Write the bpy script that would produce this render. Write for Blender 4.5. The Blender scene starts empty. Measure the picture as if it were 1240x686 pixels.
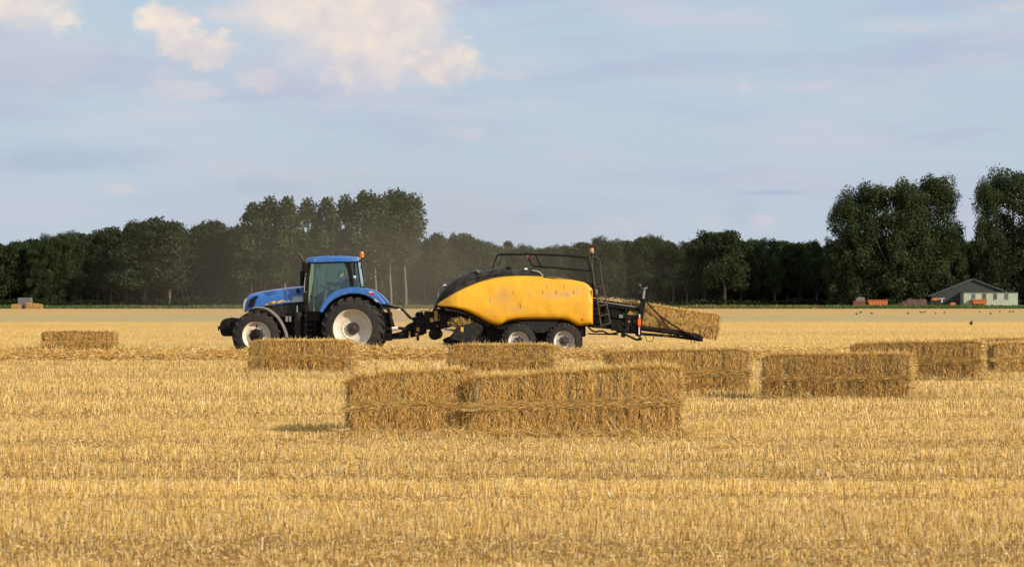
import bpy, bmesh, math, random
import numpy as np
from mathutils import Vector, Matrix
R = math.radians
random.seed(5)
RNG = np.random.default_rng(5)
C = bpy.context.scene
COL = C.collection

# ------------------------------------------------------------------ camera
F = 3500.0          # focal length in photograph pixels (photo is 1240 wide)
EYE = 1.94          # eye height above the field
HZ = 360.0          # horizon row in the photograph
cam_d = bpy.data.cameras.new('camera'); cam = bpy.data.objects.new('camera', cam_d); COL.objects.link(cam)
cam_d.sensor_width = 36; cam_d.lens = 36*F/1240
cam.location = (0, 0, EYE); cam.rotation_euler = (R(90)+math.atan(17/F), 0, 0)
cam_d.clip_start = 0.5; cam_d.clip_end = 20000
cam_d.dof.use_dof = True; cam_d.dof.focus_distance = 72; cam_d.dof.aperture_fstop = 5.6
C.camera = cam

# ------------------------------------------------------------------ sun and sky
SUN_EL, SUN_AZ = R(28), R(123)          # azimuth clockwise from +Y (the view direction): right, a little behind the camera
sd = Vector((math.sin(SUN_AZ)*math.cos(SUN_EL), math.cos(SUN_AZ)*math.cos(SUN_EL), math.sin(SUN_EL)))
sl = bpy.data.lights.new('sun', 'SUN'); sl.energy = 5.0; sl.angle = R(0.6); sl.color = (1.0, 0.88, 0.72)
so = bpy.data.objects.new('sun', sl); COL.objects.link(so); so.rotation_euler = sd.to_track_quat('Z', 'Y').to_euler()
C.view_settings.view_transform = 'Standard'; C.view_settings.look = 'None'
C.view_settings.exposure = 0.0; C.view_settings.gamma = 1.0
C.render.resolution_x = 1024; C.render.resolution_y = 566
C.render.engine = 'CYCLES'
C.cycles.max_bounces = 6; C.cycles.transparent_max_bounces = 12; C.cycles.volume_bounces = 0

def srgb(r, g, b):
    f = lambda c: (c/255/12.92) if c <= 10.3 else ((c/255+0.055)/1.055)**2.4
    return (f(r), f(g), f(b), 1.0)

class NT:
    def __init__(s, tree): s.t = tree; s.n = tree.nodes; s.l = tree.links
    def new(s, typ, **kw):
        n = s.n.new(typ)
        for k, v in kw.items(): setattr(n, k, v)
        return n
    def put(s, sock, v):
        if isinstance(v, bpy.types.NodeSocket): s.l.new(v, sock)
        else: sock.default_value = v
    def m(s, op, a, b=0.0, c=0.0, clamp=False):
        n = s.new('ShaderNodeMath', operation=op, use_clamp=clamp)
        s.put(n.inputs[0], a); s.put(n.inputs[1], b); s.put(n.inputs[2], c)
        return n.outputs[0]
    def comb(s, x, y, z):
        n = s.new('ShaderNodeCombineXYZ')
        for i, v in enumerate((x, y, z)): s.put(n.inputs[i], v)
        return n.outputs[0]
    def noise(s, vec, scale=1, detail=4, rough=0.55, col=False, dist=0.0):
        n = s.new('ShaderNodeTexNoise'); s.l.new(vec, n.inputs['Vector'])
        n.inputs['Scale'].default_value = scale; n.inputs['Detail'].default_value = detail
        n.inputs['Roughness'].default_value = rough; n.inputs['Distortion'].default_value = dist
        return n.outputs['Color' if col else 'Fac']
    def ramp(s, v, lo, hi, a=0.0, b=1.0, smooth=True):
        n = s.new('ShaderNodeMapRange', interpolation_type='SMOOTHSTEP' if smooth else 'LINEAR')
        s.put(n.inputs[0], v); s.put(n.inputs[1], lo); s.put(n.inputs[2], hi); s.put(n.inputs[3], a); s.put(n.inputs[4], b)
        return n.outputs[0]
    def mix(s, f, a, b):
        n = s.new('ShaderNodeMix', data_type='RGBA')
        s.put(n.inputs[0], f); s.put(n.inputs[6], a); s.put(n.inputs[7], b)
        return n.outputs[2]

w = bpy.data.worlds.new('World'); C.world = w; w.use_nodes = True
wt = NT(w.node_tree); wt.n.clear()
sky = wt.new('ShaderNodeTexSky', sky_type='NISHITA'); sky.sun_disc = False
sky.sun_elevation = SUN_EL; sky.sun_rotation = SUN_AZ; sky.dust_density = 2.0
tc = wt.new('ShaderNodeTexCoord'); sx = wt.new('ShaderNodeSeparateXYZ'); wt.l.new(tc.outputs['Generated'], sx.inputs[0])
AZ = wt.m('MULTIPLY', wt.m('ARCTAN2', sx.outputs[0], sx.outputs[1]), 3500)    # azimuth and elevation in 1/3500 rad
EL = wt.m('MULTIPLY', wt.m('ARCSINE', sx.outputs[2]), 3500)
# slow noise fields laid on azimuth/elevation
v1 = wt.comb(wt.m('MULTIPLY', AZ, 1/260), wt.m('MULTIPLY', EL, 1/60), 0.0)
v2 = wt.comb(wt.m('MULTIPLY', AZ, 1/75), wt.m('MULTIPLY', EL, 1/60), 3.0)
nA = wt.noise(v1, 1.0, 6, 0.55)
nB = wt.noise(v2, 1.0, 7, 0.55, dist=0.15)
nF = wt.noise(wt.comb(wt.m('MULTIPLY', AZ, 1/34), wt.m('MULTIPLY', EL, 1/24), 6.0), 1.0, 6, 0.58, dist=0.2)
nC = wt.noise(wt.comb(wt.m('MULTIPLY', AZ, 1/500), wt.m('MULTIPLY', EL, 1/75), 8.0), 1.0, 5, 0.55, dist=0.5)
base = wt.mix(wt.ramp(EL, 20, 380), srgb(194, 205, 220)[:3]+(1,), srgb(184, 204, 222))
base = wt.mix(wt.m('MULTIPLY', wt.ramp(nC, 0.42, 0.66), wt.ramp(EL, 80, 220, 0.25, 0.9)), base, srgb(182, 190, 216))       # bluish-lilac veil
base = wt.mix(wt.m('MULTIPLY', wt.ramp(nA, 0.45, 0.70), wt.ramp(EL, 30, 260, 0.4, 0.85)), base, srgb(204, 206, 220))      # pale wisps
blobs = [  # photo px centre, radii, strength, colour index (0 warm, 1 pink dull, 2 blue)
 (455, 28, 115, 70, 1.0, 0), (350, 12, 90, 42, .8, 0), (430, 60, 200, 80, .5, 1), (60, 60, 130, 70, .45, 1), (240, 60, 120, 60, .3, 1), (530, 76, 50, 30, 1.0, 0), (395, 2, 95, 38, 0.9, 0), (445, 85, 60, 26, 0.75, 0), (545, 85, 40, 24, .8, 0),
 (238, 60, 50, 25, 1.0, 0), (214, 40, 34, 24, 1.0, 0), (160, 60, 30, 20, .4, 1), (205, 90, 26, 22, .45, 1), (195, 24, 30, 20, .95, 0), (262, 62, 30, 18, .9, 0), (30, 12, 70, 32, .85, 0), (75, 30, 22, 18, .7, 0),
 (318, 100, 30, 16, .6, 0), (225, 112, 45, 14, .4, 0), (148, 230, 26, 9, .6, 1), (560, 163, 40, 9, .45, 1), (615, 92, 32, 9, .5, 1),
 (900, 106, 14, 9, .6, 1), (985, 106, 45, 9, .4, 1), (1215, 14, 45, 8, .6, 1), (1090, 36, 70, 10, .4, 1), (925, 268, 22, 14, .55, 1), (860, 268, 24, 10, .3, 1),
 (760, 272, 40, 10, .35, 1), (350, 100, 130, 20, .3, 1), (100, 195, 130, 22, .7, 2), (935, 234, 42, 4.5, .85, 2), (650, 180, 20, 6, .35, 2), (320, 226, 70, 14, .5, 2),
 (640, 262, 80, 14, .4, 2), (70, 95, 90, 30, .5, 2), (900, 258, 30, 22, .4, 2)]
acc = {0: None, 1: None, 2: None}
for (px, py, rx, ry, st, k) in blobs:
    a = wt.m('MULTIPLY', wt.m('SUBTRACT', AZ, px-620), 1/rx); e = wt.m('MULTIPLY', wt.m('SUBTRACT', EL, 360-py), 1/ry)
    d = wt.m('SQRT', wt.m('ADD', wt.m('MULTIPLY', a, a), wt.m('MULTIPLY', e, e)))
    d = wt.m('ADD', d, wt.m('MULTIPLY', wt.m('SUBTRACT', nB if rx > 60 else nF, 0.5), (1.15 if rx > 60 else 2.3) if k < 2 else 1.6))
    f = wt.m('MULTIPLY', wt.ramp(d, 1.2, (0.35 if rx > 60 else .5) if k == 0 else 0.1), st)
    acc[k] = f if acc[k] is None else wt.m('MAXIMUM', acc[k], f)
sk = wt.mix(wt.m('MULTIPLY', acc[2], 0.8), base, srgb(168, 186, 212))
sk = wt.mix(wt.m('MULTIPLY', acc[1], 0.7), sk, srgb(222, 212, 214))
nS = wt.noise(wt.comb(wt.m('MULTIPLY', AZ, 1/55), wt.m('MULTIPLY', EL, 1/45), 5.0), 1.0, 6, 0.6)
warm = wt.mix(wt.m('ADD', wt.ramp(nS, 0.30, 0.72, 0, .65), wt.ramp(EL, 240, 350, 0, .35)), srgb(208, 203, 214), srgb(255, 236, 216))
sk = wt.mix(wt.m('MULTIPLY', acc[0], 0.97), sk, warm)
# scattered cumulus elsewhere in the sky, out of frame
high = wt.m('MULTIPLY', wt.ramp(wt.noise(wt.comb(wt.m('MULTIPLY', AZ, 1/900), wt.m('MULTIPLY', EL, 1/500), 1.0), 1.0, 6, .6), .52, .62), wt.ramp(EL, 450, 800))
sk = wt.mix(wt.m('MULTIPLY', high, 0.7), sk, srgb(235, 225, 215))
b1 = wt.new('ShaderNodeBackground'); wt.l.new(sky.outputs[0], b1.inputs[0]); b1.inputs[1].default_value = 0.10
b2 = wt.new('ShaderNodeBackground'); wt.l.new(sk, b2.inputs[0]); b2.inputs[1].default_value = 1.05
mxs = wt.new('ShaderNodeMixShader'); mxs.inputs[0].default_value = 0.88
wt.l.new(b1.outputs[0], mxs.inputs[1]); wt.l.new(b2.outputs[0], mxs.inputs[2])
wo = wt.new('ShaderNodeOutputWorld'); wt.l.new(mxs.outputs[0], wo.inputs[0])

# ------------------------------------------------------------------ materials
def mat(name, col, rough=0.6, metal=0.0, spec=0.5, coat=0.0, dust=0.0, nscale=6.0, dcol=(.32, .24, .13, 1), bump=0.0):
    m = bpy.data.materials.new(name); m.use_nodes = True
    t = NT(m.node_tree); b = t.n['Principled BSDF']
    tcx = t.new('ShaderNodeTexCoord')
    col = tuple(col[:3])+(1,)
    n1 = t.noise(tcx.outputs['Object'], nscale, 6, .62)
    c = t.mix(t.ramp(n1, .3, .75, 0, .35), col, tuple(x*0.72 for x in col[:3])+(1,))
    if dust: c = t.mix(t.m('MULTIPLY', t.ramp(t.noise(tcx.outputs['Object'], nscale*1.7, 6, .65), .38, .75), dust), c, dcol)
    t.l.new(c, b.inputs['Base Color'])
    b.inputs['Roughness'].default_value = rough; b.inputs['Metallic'].default_value = metal
    b.inputs['Specular IOR Level'].default_value = spec; b.inputs['Coat Weight'].default_value = coat
    b.inputs['Coat Roughness'].default_value = 0.15
    if bump:
        bn = t.new('ShaderNodeBump'); bn.inputs['Strength'].default_value = bump; t.l.new(n1, bn.inputs['Height']); t.l.new(bn.outputs[0], b.inputs['Normal'])
    return m

def tint_mat(name, rough=0.75, trans=0.25, spec=0.25):
    m = bpy.data.materials.new(name); m.use_nodes = True
    t = NT(m.node_tree); b = t.n['Principled BSDF']
    at = t.new('ShaderNodeAttribute', attribute_name='tint')
    t.l.new(at.outputs['Color'], b.inputs['Base Color'])
    b.inputs['Roughness'].default_value = rough; b.inputs['Specular IOR Level'].default_value = spec
    if trans:
        tr = t.new('ShaderNodeBsdfTranslucent'); t.l.new(at.outputs['Color'], tr.inputs[0])
        mx = t.new('ShaderNodeMixShader'); mx.inputs[0].default_value = trans
        o = t.n['Material Output']
        t.l.new(b.outputs[0], mx.inputs[1]); t.l.new(tr.outputs[0], mx.inputs[2]); t.l.new(mx.outputs[0], o.inputs[0])
    return m

M = {}
M['straw'] = tint_mat('straw', .6, .07, .45)
M['leaf'] = tint_mat('foliage', .75, .28, .12)
M['blue'] = mat('blue_paint', (.024, .155, .50), .32, coat=.5, dust=.22, nscale=3)
M['yellow'] = None
M['black'] = mat('black_paint', (.006, .006, .006), .6, spec=.16, dust=.08, nscale=5)
M['panelgrey'] = mat('dark_grey_panel', (.014, .014, .015), .55, spec=.25, dust=.12)
M['hoodblack'] = mat('black_plastic_cover', (.012, .0115, .011), .5, spec=.3, dust=.3, nscale=2.5, dcol=(.2, .17, .13, 1))
M['rubber'] = mat('rubber', (.022, .020, .018), .85, spec=.3, dust=.55, nscale=4, dcol=(.075, .058, .04, 1), bump=.2)
M['rim'] = mat('cream_rim', (.74, .67, .53), .5, dust=.25, nscale=5, dcol=(.36, .28, .18, 1))
M['rimgrey'] = mat('grey_rim', (.66, .62, .54), .5, dust=.3, nscale=6, dcol=(.3, .24, .16, 1))
M['steel'] = mat('steel', (.35, .34, .32), .38, metal=.7, dust=.4)
M['rust'] = mat('worn_steel', (.05, .038, .03), .6, metal=.2, dust=.35, dcol=(.14,.09,.05,1))
M['greyguard'] = mat('grey_mudguard', (.23, .22, .20), .55, dust=.4)
M['orange'] = mat('orange_plastic', (.9, .17, .01), .3)
M['beacon'] = mat('beacon_orange', (.95, .22, .015), .2)
M['red'] = mat('red_paint', (.6, .03, .015), .4)
M['white'] = mat('white_paint', (.75, .75, .72), .4)
M['decal_y'] = mat('yellow_decal', (.85, .45, .03), .4)
M['decal_dy'] = mat('amber_decal', (.55, .30, .03), .5, dust=.3)
M['decal_w'] = mat('pale_blue_decal', (.38, .48, .62), .4)
M['chrome'] = mat('lamp_lens', (.7, .7, .7), .15, metal=.6)
M['skin'] = mat('skin', (.52, .30, .20), .5)
M['hair'] = mat('grey_hair', (.38, .33, .27), .8)
M['shirt'] = mat('blue_shirt', (.03, .06, .16), .8)
M['trouser'] = mat('dark_trousers', (.02, .025, .04), .8)
M['bark'] = mat('bark', (.13, .10, .075), .9, dust=.4, nscale=2, dcol=(.2, .17, .13, 1))
M['palebark'] = mat('pale_bark', (.22, .18, .135), .9, dust=.4, nscale=2, dcol=(.12, .1, .075, 1))
M['greenwall'] = mat('pale_green_boards', (.36, .46, .33), .7, dust=.25, nscale=1.2)
M['darkgreen'] = mat('dark_green_cladding', (.020, .030, .026), .6, dust=.1, nscale=1)
M['roofgrey'] = mat('grey_roof', (.13, .14, .15), .7, spec=.2)
M['brownwall'] = mat('brown_board', (.10, .07, .045), .7)
M['orangepaint'] = mat('orange_paint', (.62, .16, .025), .5, dust=.35, nscale=3)
M['redshed'] = mat('red_brown_boards', (.16, .035, .022), .7, dust=.3)
M['shedgrey'] = mat('grey_boards', (.17, .16, .145), .8, dust=.3, nscale=4, dcol=(.1, .09, .08, 1))
M['soil'] = mat('soil', (.10, .055, .038), .95, dust=.5, nscale=1.5, dcol=(.05, .03, .02, 1), bump=.8)
M['crow'] = mat('black_feathers', (.012, .012, .014), .5)

def glass_mat():
    m = bpy.data.materials.new('tinted_glass'); m.use_nodes = True
    t = NT(m.node_tree); t.n.clear()
    o = t.new('ShaderNodeOutputMaterial'); tr = t.new('ShaderNodeBsdfTransparent'); tr.inputs[0].default_value = (.80, .90, .87, 1)
    g = t.new('ShaderNodeBsdfGlossy'); g.inputs['Roughness'].default_value = .05; g.inputs[0].default_value = (.85, 1, .98, 1)
    df = t.new('ShaderNodeBsdfDiffuse'); df.inputs[0].default_value = (.18, .24, .22, 1)
    fr = t.new('ShaderNodeFresnel'); fr.inputs[0].default_value = 1.5
    mx = t.new('ShaderNodeMixShader'); t.l.new(t.m('ADD', fr.outputs[0], .03), mx.inputs[0]); t.l.new(tr.outputs[0], mx.inputs[1]); t.l.new(g.outputs[0], mx.inputs[2])
    tcx = t.new('ShaderNodeTexCoord')
    m2 = t.new('ShaderNodeMixShader'); t.l.new(t.ramp(t.noise(tcx.outputs['Object'], 4, 5),   .3, .8, .015, .05), m2.inputs[0])
    t.l.new(mx.outputs[0], m2.inputs[1]); t.l.new(df.outputs[0], m2.inputs[2]); t.l.new(m2.outputs[0], o.inputs[0])
    return m
M['glass'] = glass_mat()

def yellow_mat():
    m = bpy.data.materials.new('yellow_panel_paint'); m.use_nodes = True
    t = NT(m.node_tree); b = t.n['Principled BSDF']
    tcx = t.new('ShaderNodeTexCoord'); sp = t.new('ShaderNodeSeparateXYZ'); t.l.new(tcx.outputs['Object'], sp.inputs[0])
    X, Z = sp.outputs[0], sp.outputs[2]
    n1 = t.noise(tcx.outputs['Object'], 1.3, 5, .55); n2 = t.noise(tcx.outputs['Object'], 5, 6, .65)
    c = t.mix(t.ramp(n1, .35, .7), (.84, .42, .010, 1), (.72, .36, .016, 1))
    # worn, dulled paint over the middle of the panel
    def spot(cx, cz, rx, rz, col, st):
        nonlocal c
        a = t.m('MULTIPLY', t.m('SUBTRACT', X, cx), 1/rx); e = t.m('MULTIPLY', t.m('SUBTRACT', Z, cz), 1/rz)
        d = t.m('ADD', t.m('SQRT', t.m('ADD', t.m('MULTIPLY', a, a), t.m('MULTIPLY', e, e))), t.m('MULTIPLY', t.m('SUBTRACT', n2, .5), 1.4))
        c = t.mix(t.m('MULTIPLY', t.ramp(d, 1.1, .2), st), c, col)
    Z2 = lambda x, y: ((x-929)/186.8, (695.8-y)/186.8)
    for x, y, rx, ry, col, st in [(1010, 320, .55, .2, (.42, .30, .17, 1), .4), (1075, 315, .18, .12, (.28, .22, .22, 1), .45), (720, 330, .45, .3, (.55, .33, .10, 1), .5),
                                  (790, 400, .5, .2, (.60, .34, .07, 1), .5), (1130, 300, .3, .2, (.55, .42, .2, 1), .4),
                                  (710, 428, .09, .06, (.95, .42, .0, 1), .9), (790, 440, .14, .05, (.95, .36, .0, 1), .8), (955, 380, .06, .05, (.98, .45, .0, 1), .8),
                                  (1150, 345, .06, .05, (.98, .5, .0, 1), .8), (780, 380, .05, .05, (.95, .4, .0, 1), .6)]:
        cx, cz = Z2(x, y); spot(cx, cz, rx, ry, col, st)
    c = t.mix(t.m('MULTIPLY', t.ramp(n2, .45, .8), .22), c, (.40, .27, .12, 1))
    t.l.new(c, b.inputs['Base Color']); b.inputs['Roughness'].default_value = .42; b.inputs['Coat Weight'].default_value = .1
    bn = t.new('ShaderNodeBump'); bn.inputs['Strength'].default_value = .5; bn.inputs['Distance'].default_value = .05
    t.l.new(n1, bn.inputs['Height']); t.l.new(bn.outputs[0], b.inputs['Normal'])
    return m
M['yellow'] = yellow_mat()

# ------------------------------------------------------------------ object helpers
def tag(o, label=None, cat=None, group=None, kind=None):
    if label: o['label'] = label
    if cat: o['category'] = cat
    if group: o['group'] = group
    if kind: o['kind'] = kind
    return o
def empty(name, loc, rz=0.0, parent=None):
    o = bpy.data.objects.new(name, None); o.empty_display_size = .3; COL.objects.link(o)
    o.location = loc; o.rotation_euler = (0, 0, rz)
    if parent: o.parent = parent
    return o
def link(name, me, m, parent=None, smooth=False):
    o = bpy.data.objects.new(name, me); COL.objects.link(o)
    if m and not me.materials: me.materials.append(m)
    if parent: o.parent = parent
    if smooth:
        me.polygons.foreach_set('use_smooth', [True]*len(me.polygons))
    return o
def from_bm(name, bm, m, parent=None, smooth=False, bevel=0.0, auto=None):
    bmesh.ops.recalc_face_normals(bm, faces=bm.faces)
    if bevel:
        eds = [e for e in bm.edges if len(e.link_faces) == 2 and e.calc_face_angle(0) > .5]
        bmesh.ops.bevel(bm, geom=eds, offset=bevel, segments=2, affect='EDGES', clamp_overlap=True)
    me = bpy.data.meshes.new(name); bm.to_mesh(me); bm.free()
    o = link(name, me, m, parent, smooth)
    if auto is not None:
        me.polygons.foreach_set('use_smooth', [True]*len(me.polygons))
        me.set_sharp_from_angle(angle=R(auto))
    return o
def quads(name, V, tint, m, parent=None):
    """V: (n,4,3) corner array, tint (n,3) -> one mesh of n quads"""
    n = len(V); me = bpy.data.meshes.new(name)
    me.vertices.add(n*4); me.vertices.foreach_set('co', V.reshape(-1).astype(np.float32))
    me.loops.add(n*4); me.loops.foreach_set('vertex_index', np.arange(n*4, dtype=np.int32))
    me.polygons.add(n); me.polygons.foreach_set('loop_start', np.arange(0, n*4, 4, dtype=np.int32))
    me.update(calc_edges=True)
    at = me.attributes.new('tint', 'FLOAT_COLOR', 'POINT')
    c = np.ones((n, 4, 4), np.float32); c[:, :, :3] = tint[:, None, :]
    at.data.foreach_set('color', c.reshape(-1))
    return link(name, me, m, parent)
def strands(P, D, L, W, side=None):
    """P base points, D unit directions, L lengths, W widths"""
    n = len(P)
    if side is None: side = RNG.normal(size=(n, 3))
    S = np.cross(D, side); S /= np.linalg.norm(S, axis=1)[:, None]+1e-9
    S = S*(W[:, None]*.5); E = P+D*L[:, None]
    return np.stack([P-S, P+S, E+S*.7, E-S*.7], axis=1)
def unit(v): return v/(np.linalg.norm(v, axis=1)[:, None]+1e-9)
STRAW = np.array([(.75, .495, .145), (.80, .56, .20), (.83, .64, .30), (.65, .40, .10), (.90, .77, .50), (.36, .195, .055), (.79, .53, .125), (.50, .295, .08)])
STRAW_P = np.array([.2, .2, .11, .16, .04, .11, .12, .08])
def straw_tint(n, gain=1.0, rng=RNG):
    c = STRAW[rng.choice(len(STRAW), n, p=STRAW_P/STRAW_P.sum())]*(1+rng.normal(size=(n, 1))*.10)*gain
    return np.clip(c, .01, .95)
def vnoise(x, y, seed=0, octs=3):
    """cheap smooth value noise for arrays"""
    out = np.zeros_like(x, dtype=float); amp = 1.0; tot = 0
    for o in range(octs):
        xi = np.floor(x).astype(np.int64); yi = np.floor(y).astype(np.int64); fx = x-xi; fy = y-yi
        fx = fx*fx*(3-2*fx); fy = fy*fy*(3-2*fy)
        def h(a, b):
            k = (a*374761393+b*668265263+(seed+o)*1442695041) & 0x7fffffff
            k = ((k ^ (k >> 13))*1274126177) & 0x7fffffff
            return ((k ^ (k >> 16)) & 0xffff)/65535.0
        out += amp*((h(xi, yi)*(1-fx)+h(xi+1, yi)*fx)*(1-fy)+(h(xi, yi+1)*(1-fx)+h(xi+1, yi+1)*fx)*fy)
        tot += amp; amp *= .5; x = x*2.03; y = y*2.03
    return out/tot

def add_box(bm, x0, x1, y0, y1, z0, z1, mtx=None):
    r = bmesh.ops.create_cube(bm, size=1)['verts']
    for v in r:
        v.co = Vector(((x0+x1)/2+v.co.x*(x1-x0), (y0+y1)/2+v.co.y*(y1-y0), (z0+z1)/2+v.co.z*(z1-z0)))
        if mtx: v.co = mtx @ v.co
    return r
def add_plate(bm, poly, y0, y1):
    """poly of (x,z) extruded between y0 and y1"""
    a = [bm.verts.new((x, y0, z)) for x, z in poly]; b = [bm.verts.new((x, y1, z)) for x, z in poly]
    n = len(poly); bm.faces.new(a); bm.faces.new(b[::-1])
    for i in range(n): bm.faces.new((a[i], b[i], b[(i+1) % n], a[(i+1) % n]))
def add_tube(bm, pts, r, seg=8):
    pts = [Vector(p) for p in pts]; rs = r if isinstance(r, (list, tuple)) else [r]*len(pts)
    rings = []; up = Vector((0, 0, 1))
    for i, p in enumerate(pts):
        d = (pts[min(i+1, len(pts)-1)]-pts[max(i-1, 0)]).normalized()
        ref = up if abs(d.z) < .95 else Vector((0, 1, 0))
        a = d.cross(ref).normalized(); b = d.cross(a).normalized()
        rings.append([bm.verts.new(p+(a*math.cos(t)+b*math.sin(t))*rs[i]) for t in [2*math.pi*k/seg for k in range(seg)]])
    for i in range(len(rings)-1):
        for k in range(seg): bm.faces.new((rings[i][k], rings[i][(k+1) % seg], rings[i+1][(k+1) % seg], rings[i+1][k]))
    bm.faces.new(rings[0]); bm.faces.new(rings[-1][::-1])
def smoothpath(pts, n=6):
    """catmull-rom"""
    P = [np.array(p, float) for p in pts]; P = [2*P[0]-P[1]]+P+[2*P[-1]-P[-2]]; out = []
    for i in range(1, len(P)-2):
        for k in range(n):
            t = k/n
            out.append(.5*((2*P[i])+(-P[i-1]+P[i+1])*t+(2*P[i-1]-5*P[i]+4*P[i+1]-P[i+2])*t*t+(-P[i-1]+3*P[i]-3*P[i+1]+P[i+2])*t**3))
    out.append(P[-2]); return [tuple(p) for p in out]
def add_lathe(bm, prof, cx, cz, seg=48, y=0.0):
    """prof list of (r, y): revolve about the Y axis through (cx, cz); open at r=0 ends if r==0"""
    rings = []
    for (r, yy) in prof:
        if r < 1e-5: rings.append([bm.verts.new((cx, y+yy, cz))])
        else: rings.append([bm.verts.new((cx+r*math.cos(t), y+yy, cz+r*math.sin(t))) for t in [2*math.pi*k/seg for k in range(seg)]])
    for i in range(len(rings)-1):
        A, B = rings[i], rings[i+1]
        for k in range(seg):
            k2 = (k+1) % seg
            if len(A) == 1 and len(B) == 1: continue
            if len(A) == 1: bm.faces.new((A[0], B[k], B[k2]))
            elif len(B) == 1: bm.faces.new((A[k], A[k2], B[0]))
            else: bm.faces.new((A[k], A[k2], B[k2], B[k]))
def add_loft(bm, st, rr=.12, seg=5, crown=.03):
    """st: list (x, zbot, ztop, halfwidth); rounded-top section swept along x"""
    rings = []
    for (x, zb, zt, hw) in st:
        r = min(rr, (zt-zb)*.45, hw*.6); pts = [(-hw, zb), (-hw, (zb+zt-r)/2)]
        for k in range(seg+1):
            a = math.pi-(math.pi/2)*k/seg; pts.append((-hw+r+r*math.cos(a), zt-r+r*math.sin(a)-crown))
        pts.append((0, zt))
        pts += [(-y, z) for (y, z) in pts[:-1]][::-1]
        rings.append([bm.verts.new((x, y, z)) for (y, z) in pts])
    n = len(rings[0])
    for i in range(len(rings)-1):
        for k in range(n): bm.faces.new((rings[i][k], rings[i][(k+1) % n], rings[i+1][(k+1) % n], rings[i+1][k]))
    bm.faces.new(rings[0]); bm.faces.new(rings[-1][::-1])
def add_ell(bm, c, r, seg=12, rings=8):
    v = bmesh.ops.create_uvsphere(bm, u_segments=seg, v_segments=rings, radius=1)['verts']
    for q in v: q.co = Vector((c[0]+q.co.x*r[0], c[1]+q.co.y*r[1], c[2]+q.co.z*r[2]))
def text_part(name, s, size, loc, m, parent, shear=0.0, rot=(R(90), 0, 0), ext=.002, sx=1.0):
    cu = bpy.data.curves.new(name, 'FONT'); cu.body = s; cu.size = size; cu.extrude = ext; cu.shear = shear; cu.align_x = 'LEFT'; cu.offset = size*.02
    o = bpy.data.objects.new(name, cu); COL.objects.link(o); o.location = loc; o.rotation_euler = rot; o.scale = (sx, 1, 1)
    dg = bpy.context.evaluated_depsgraph_get(); me = bpy.data.meshes.new_from_object(o.evaluated_get(dg))
    bpy.data.objects.remove(o); o = bpy.data.objects.new(name, me); COL.objects.link(o)
    o.location = loc; o.rotation_euler = rot; o.scale = (sx, 1, 1); me.materials.clear(); me.materials.append(m); o.parent = parent
    return o

# ================================================================== GROUND
def ground():
    bm = bmesh.new()
    S = [(-3500, -500), (3500, -500), (3500, 6000), (-3500, 6000)]
    bm.faces.new([bm.verts.new((x, y, 0)) for x, y in S])
    m = bpy.data.materials.new('stubble_soil'); m.use_nodes = True; t = NT(m.node_tree); b = t.n['Principled BSDF']
    tcx = t.new('ShaderNodeTexCoord'); sp = t.new('ShaderNodeSeparateXYZ'); t.l.new(tcx.outputs['Object'], sp.inputs[0])
    P = tcx.outputs['Object']; X, Y = sp.outputs[0], sp.outputs[1]
    n1 = t.noise(P, 9, 7, .7); n2 = t.noise(t.comb(t.m('MULTIPLY', X, .05), t.m('MULTIPLY', Y, .25), 0.0), 1, 5, .6)
    near = t.mix(t.ramp(n1, .3, .7), (.12, .062, .022, 1), (.42, .25, .075, 1))
    gold = t.mix(t.ramp(n2, .35, .65), (.52, .35, .13, 1), (.45, .30, .11, 1))
    n3 = t.noise(t.comb(t.m('MULTIPLY', X, .5), t.m('MULTIPLY', Y, .03), 2.0), 1, 5, .7)
    green = t.mix(t.ramp(n3, .3, .7), (.40, .315, .13, 1), (.47, .37, .17, 1))
    tan = t.mix(t.ramp(n3, .3, .7), (.55, .355, .135, 1), (.48, .31, .115, 1))
    c = t.mix(t.ramp(Y, 90, 130), near, gold)
    n4 = t.noise(t.comb(t.m('MULTIPLY', X, .03), t.m('MULTIPLY', Y, .16), 5.0), 1, 5, .7); n5 = t.noise(t.comb(t.m('MULTIPLY', X, .9), t.m('MULTIPLY', Y, .02), 9.0), 1, 4, .7)
    Yw = t.m('ADD', Y, t.m('MULTIPLY', t.m('SUBTRACT', n3, .5), 26))
    c = t.mix(t.ramp(Yw, 222, 246), c, green); c = t.mix(t.ramp(Yw, 300, 330), c, tan)
    c = t.mix(t.ramp(Yw, 518, 522), c, (.05, .06, .025, 1))
    c = t.mix(t.m('MULTIPLY', t.ramp(n4, .45, .75), .35), c, (.26, .165, .07, 1)); c = t.mix(t.m('MULTIPLY', t.ramp(n5, .5, .75), .3), c, (.30, .20, .09, 1))
    t.l.new(c, b.inputs['Base Color']); b.inputs['Roughness'].default_value = .95; b.inputs['Specular IOR Level'].default_value = .1
    bn = t.new('ShaderNodeBump'); bn.inputs['Strength'].default_value = .5; bn.inputs['Distance'].default_value = .05; t.l.new(n1, bn.inputs['Height']); t.l.new(bn.outputs[0], b.inputs['Normal'])
    tag(from_bm('ground', bm, m), 'flat harvested wheat field with pale straw stubble', 'field', kind='structure')
ground()

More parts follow.
